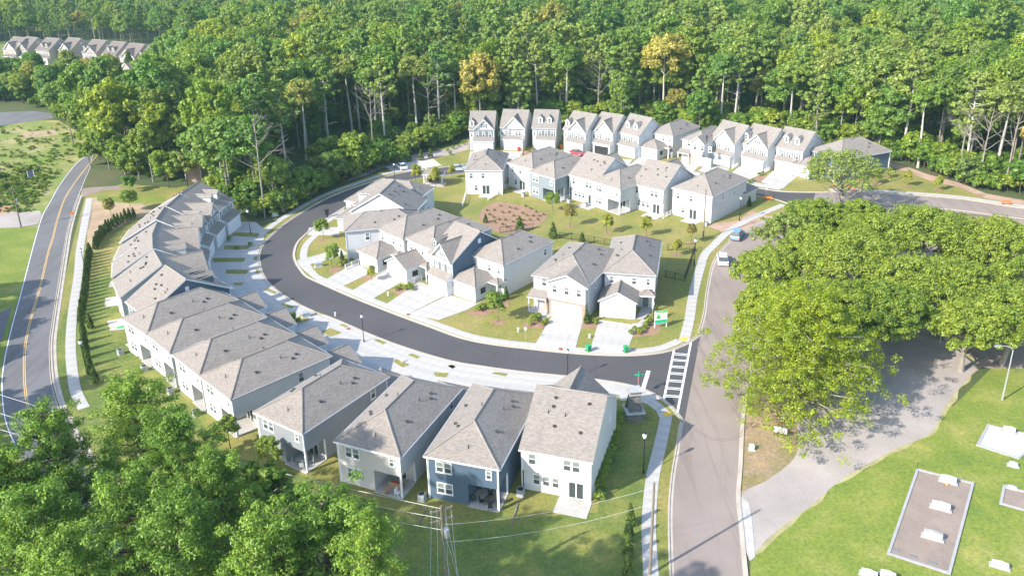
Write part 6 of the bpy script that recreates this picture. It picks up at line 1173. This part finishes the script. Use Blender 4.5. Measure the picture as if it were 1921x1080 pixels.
# cemetery
def plot(q, lb, base, edge, w=.28):
    pts_ = P(q); c = sum(pts_, V2(0, 0)) / 4; t = thing('grave_plot', lb, 'grave', (c.x, c.y, 0)); m = MB(); m.prism([(p.x - c.x, p.y - c.y) for p in pts_], -.1, .1, base, bottom=False); m.build('slab', t)
    for i in range(4):
        a, b = pts_[i] - c, pts_[(i + 1) % 4] - c; d = (b - a).normalized(); n_ = V2(-d.y, d.x); s_ = 1 if n_.dot(-a) > 0 else -1; n_ = n_ * s_ * w; m = MB(); e = d * w * 0; m.prism([(a.x, a.y), (b.x, b.y), ((b + n_).x - d.x * w, (b + n_).y - d.y * w), ((a + n_).x + d.x * w, (a + n_).y + d.y * w)], -.1, .2, edge, bottom=False); m.build('kerb', t)
    return t
Z9 = (1380, 780, 3.551)
plot([(1719, 880), (1828, 907), (1783, 1079), (1663, 1040)], 'large brown-floored family grave plot with three headstones', CONC2, GRANITE); plot([(1852, 797), (1960, 822), (1912, 862), (1830.6, 836)], 'white-floored grave plot at the right edge', MARBLE, GRANITE); plot([(1881, 911), (1950, 930), (1945, 966), (1874, 946)], 'small brown grave plot at the right edge', CONC2, GRANITE)
def stone(px, py, w, d, h, rz, lb, mm=MARBLE, base=True, z=.0):
    t = thing('headstone', lb, 'headstone', (*G(px, py), z), rz)
    if base: m = MB(); m.box(-w / 2 - .2, -d / 2 - .12, 0, w / 2 + .2, d / 2 + .12, .16, GRANITE); m.build('base', t)
    m = MB(); m.add([(-w / 2, -d / 2, .16), (w / 2, -d / 2, .16), (w / 2, d / 2, .16), (-w / 2, d / 2, .16), (-w / 2, -d / 2 + .02, h), (0, -d / 2 + .02, h + .1), (w / 2, -d / 2 + .02, h), (w / 2, d / 2 - .05, h), (0, d / 2 - .05, h + .1), (-w / 2, d / 2 - .05, h)], [(0, 1, 6, 5, 4), (1, 2, 7, 6), (2, 3, 9, 8, 7), (3, 0, 4, 9), (4, 5, 8, 9), (5, 6, 7, 8)], mm); m.build('tablet', t)
sr = math.atan2((G(1828, 907) - G(1719, 880)).y, (G(1828, 907) - G(1719, 880)).x)
stone(1778, 905, 1.6, .45, .75, sr, 'topmost white headstone with orange flowers on the brown family plot', z=.1); stone(1764, 955, 1.8, .5, .75, sr, 'middle white headstone on the brown family plot', z=.1); stone(1749, 1010, 1.8, .5, .8, sr, 'grey-faced headstone lowest on the brown family plot', GRANITE, z=.1)
stone(1892, 812, 1.3, .4, .75, sr, 'white headstone with white flowers on the white plot', z=.1); stone(1900, 874, .9, .4, .5, sr, 'small white headstone on its own near the right edge'); stone(1875, 1063, 1.5, .45, .6, sr, 'pale headstone in the lower right grass'); stone(1630, 1079, 1.5, .45, .6, sr, 'left one of two white headstones at the bottom edge'); stone(1665, 1083, 1.4, .45, .7, sr, 'right one of two white headstones at the bottom edge'); stone(1898, 917, .9, .3, .35, sr, 'low grey headstone on the small brown plot', GRANITE, z=.1)
for i, (x, y) in enumerate(((1065, 895), (1183, 938), (1313, 980))):
    q = Z([(x, y)], *Z9)[0]; m = MB(); m.box(-.38, -.16, 0, .38, .16, .05, SHUT); tag(m.build('flat_marker', loc=(*G(*q), .1), rz=sr), ('left', 'middle', 'right')[i] + ' bronze flat marker at the foot of the brown family plot', 'grave marker')
m = MB(); m.tube((0, 0, 0), (0, 0, .12), .12, .16, ORANGE, 8); m.tube((0, 0, .12), (0, 0, .3), .16, .04, M('orange_flower', (.8, .35, .1)), 8); tag(m.build('flower_pot', loc=(*G(1776, 911), .1)), 'orange flowers in front of the topmost headstone', 'flowers')
m = MB(); m.tube((0, 0, 0), (0, 0, .9), .03, .03, DARK, 5); m.tube((0, 0, .5), (.1, 0, .9), .02, .02, DARK, 5); tag(m.build('marker_stake', loc=(*G(1720, 879), 0)), 'thin dark stake at the top corner of the brown family plot', 'stake')
t = thing('verge_sign', 'white leaning notice board under the lime-green tree', 'sign', (*G(1463, 818), 0), -.5); m = MB(); m.box(-.8, -.04, .5, .8, .04, 1.3, TRIM); m.build('board', t)
for sx in (-.7, .7): m = MB(); m.box(sx - .05, -.05, 0, sx + .05, .05, .5, DARK); m.build('leg', t)
# things under the grove
def whitehouse(px, py, w, d, h, rz, lb, z=2.6, nm='hall'):
    x, y = G(px, py, z); t = thing(nm, lb, 'building', (x, y, 0), rz); m = MB(); m.box(-w / 2, -d / 2, 0, w / 2, d / 2, h, WHITE); m.build('wall', t); gable_roof(-w / 2 - .3, -d / 2 - .3, w / 2 + .3, d / 2 + .3, h, 1.5, M('pale_metal_roof', (.6, .62, .63), .4), 'x').build('roof', t)
    m = MB(); m.box(-.5, -d / 2 - .05, 0, .5, -d / 2, 2.1, SHUT); m.build('door', t)
    for sx in (-w / 3, w / 3): m = MB(); m.box(sx - .5, -d / 2 - .05, 1, sx + .5, -d / 2, 2, GLASS); m.build('window', t)
whitehouse(1800, 540, 13, 7, 3, -.4, 'long white building glimpsed under the oaks'); whitehouse(1640, 500, 8, 5, 2.8, -.2, 'small white building under the large oak')
t = thing('awning', 'white sloping awning sheet over the playground', 'awning', (*G(1722, 600, 2.5), 0), -.5); m = MB(); m.add([(-3.5, -1.4, 2.4), (3.5, -1.4, 2.4), (3.5, 1.4, 3.0), (-3.5, 1.4, 3.0), (-3.5, -1.4, 2.33), (3.5, -1.4, 2.33), (3.5, 1.4, 2.93), (-3.5, 1.4, 2.93)], [(0, 1, 2, 3), (7, 6, 5, 4), (0, 4, 5, 1), (1, 5, 6, 2), (2, 6, 7, 3), (3, 7, 4, 0)], TRIM); m.build('sheet', t)
for sx in (-3.4, 3.4):
    for sy, hh in ((-1.3, 2.35), (1.3, 2.9)): m = MB(); m.box(sx - .05, sy - .05, 0, sx + .05, sy + .05, hh, STEEL); m.build('post', t)
sheet('play_sand', P([(1645, 612), (1700, 618), (1730, 632), (1690, 640), (1650, 628)]), .05, M('tan_sand', (.5, .35, .2), .9, 'rough'))
t = thing('play_climber', 'green plastic playground climber under the oak', 'playground', (*G(1683, 627), 0), .2); m = MB(); m.box(-1, -.8, 1.0, 1, .8, 1.12, GREENP); m.build('deck', t)
for sx in (-.95, .95):
    for sy in (-.75, .75): m = MB(); m.box(sx - .06, sy - .06, 0, sx + .06, sy + .06, 2.2, GREENP); m.build('post', t)
m = MB(); m.add([(-1.1, -.9, 2.2), (1.1, -.9, 2.2), (0, 0, 2.9), (1.1, .9, 2.2), (-1.1, .9, 2.2)], [(0, 1, 2), (1, 3, 2), (3, 4, 2), (4, 0, 2)], GREENP); m.build('roof', t); m = MB(); m.add([(1, -.3, 1.1), (1, .3, 1.1), (2.6, .3, .1), (2.6, -.3, .1)], [(0, 3, 2, 1)], SIGNL); m.build('slide', t)
for px, py, lb in ((1568, 350, 'red-orange barrier left of the pole on the clearing'), (1596, 358, 'red-orange barrier at the foot of the clearing pole'), (1887, 384, 'red barrier at the right end of the upper road'), (1440, 376, 'red and white barrier at the upper junction')):
    t = thing('road_barrier', lb, 'barrier', (*G(px, py), 0), -.2); m = MB(); m.box(-.9, -.05, .5, .9, .05, .95, ORANGE); m.build('board', t)
    for sx in (-.7, .7): m = MB(); m.box(sx - .05, -.25, 0, sx + .05, .25, .5, RED); m.build('foot', t)
# gravel-edge and manhole covers
mc = obj('manhole_covers', None, None, (0, 0, 0), kind='structure')
for px, py in ((766, 590), (654, 617), (1052, 655)):
    x, y = G(px, py); m = MB(); m.prism([(math.cos(a) * .35, math.sin(a) * .35) for a in np.linspace(0, 6.283, 15)[:-1]], 0, .07, M('rusty_iron', (.3, .1, .05), .8), bottom=False); m.build('cover', mc, loc=(x, y, .02))
# ------------------------------------------------------------------ air
hz = bpy.data.materials.new('air'); hz.use_nodes = True; n_ = hz.node_tree.nodes; n_.clear(); pv = n_.new('ShaderNodeVolumePrincipled'); pv.inputs['Color'].default_value = (.5, .86, .84, 1); pv.inputs['Density'].default_value = .00013; pv.inputs['Anisotropy'].default_value = .0
oo = n_.new('ShaderNodeOutputMaterial'); hz.node_tree.links.new(pv.outputs[0], oo.inputs['Volume'])
m = MB(); m.box(-1700, -320, -1.5, 1700, 2650, CAM_H + 2, hz); m.build('haze', kind='stuff')
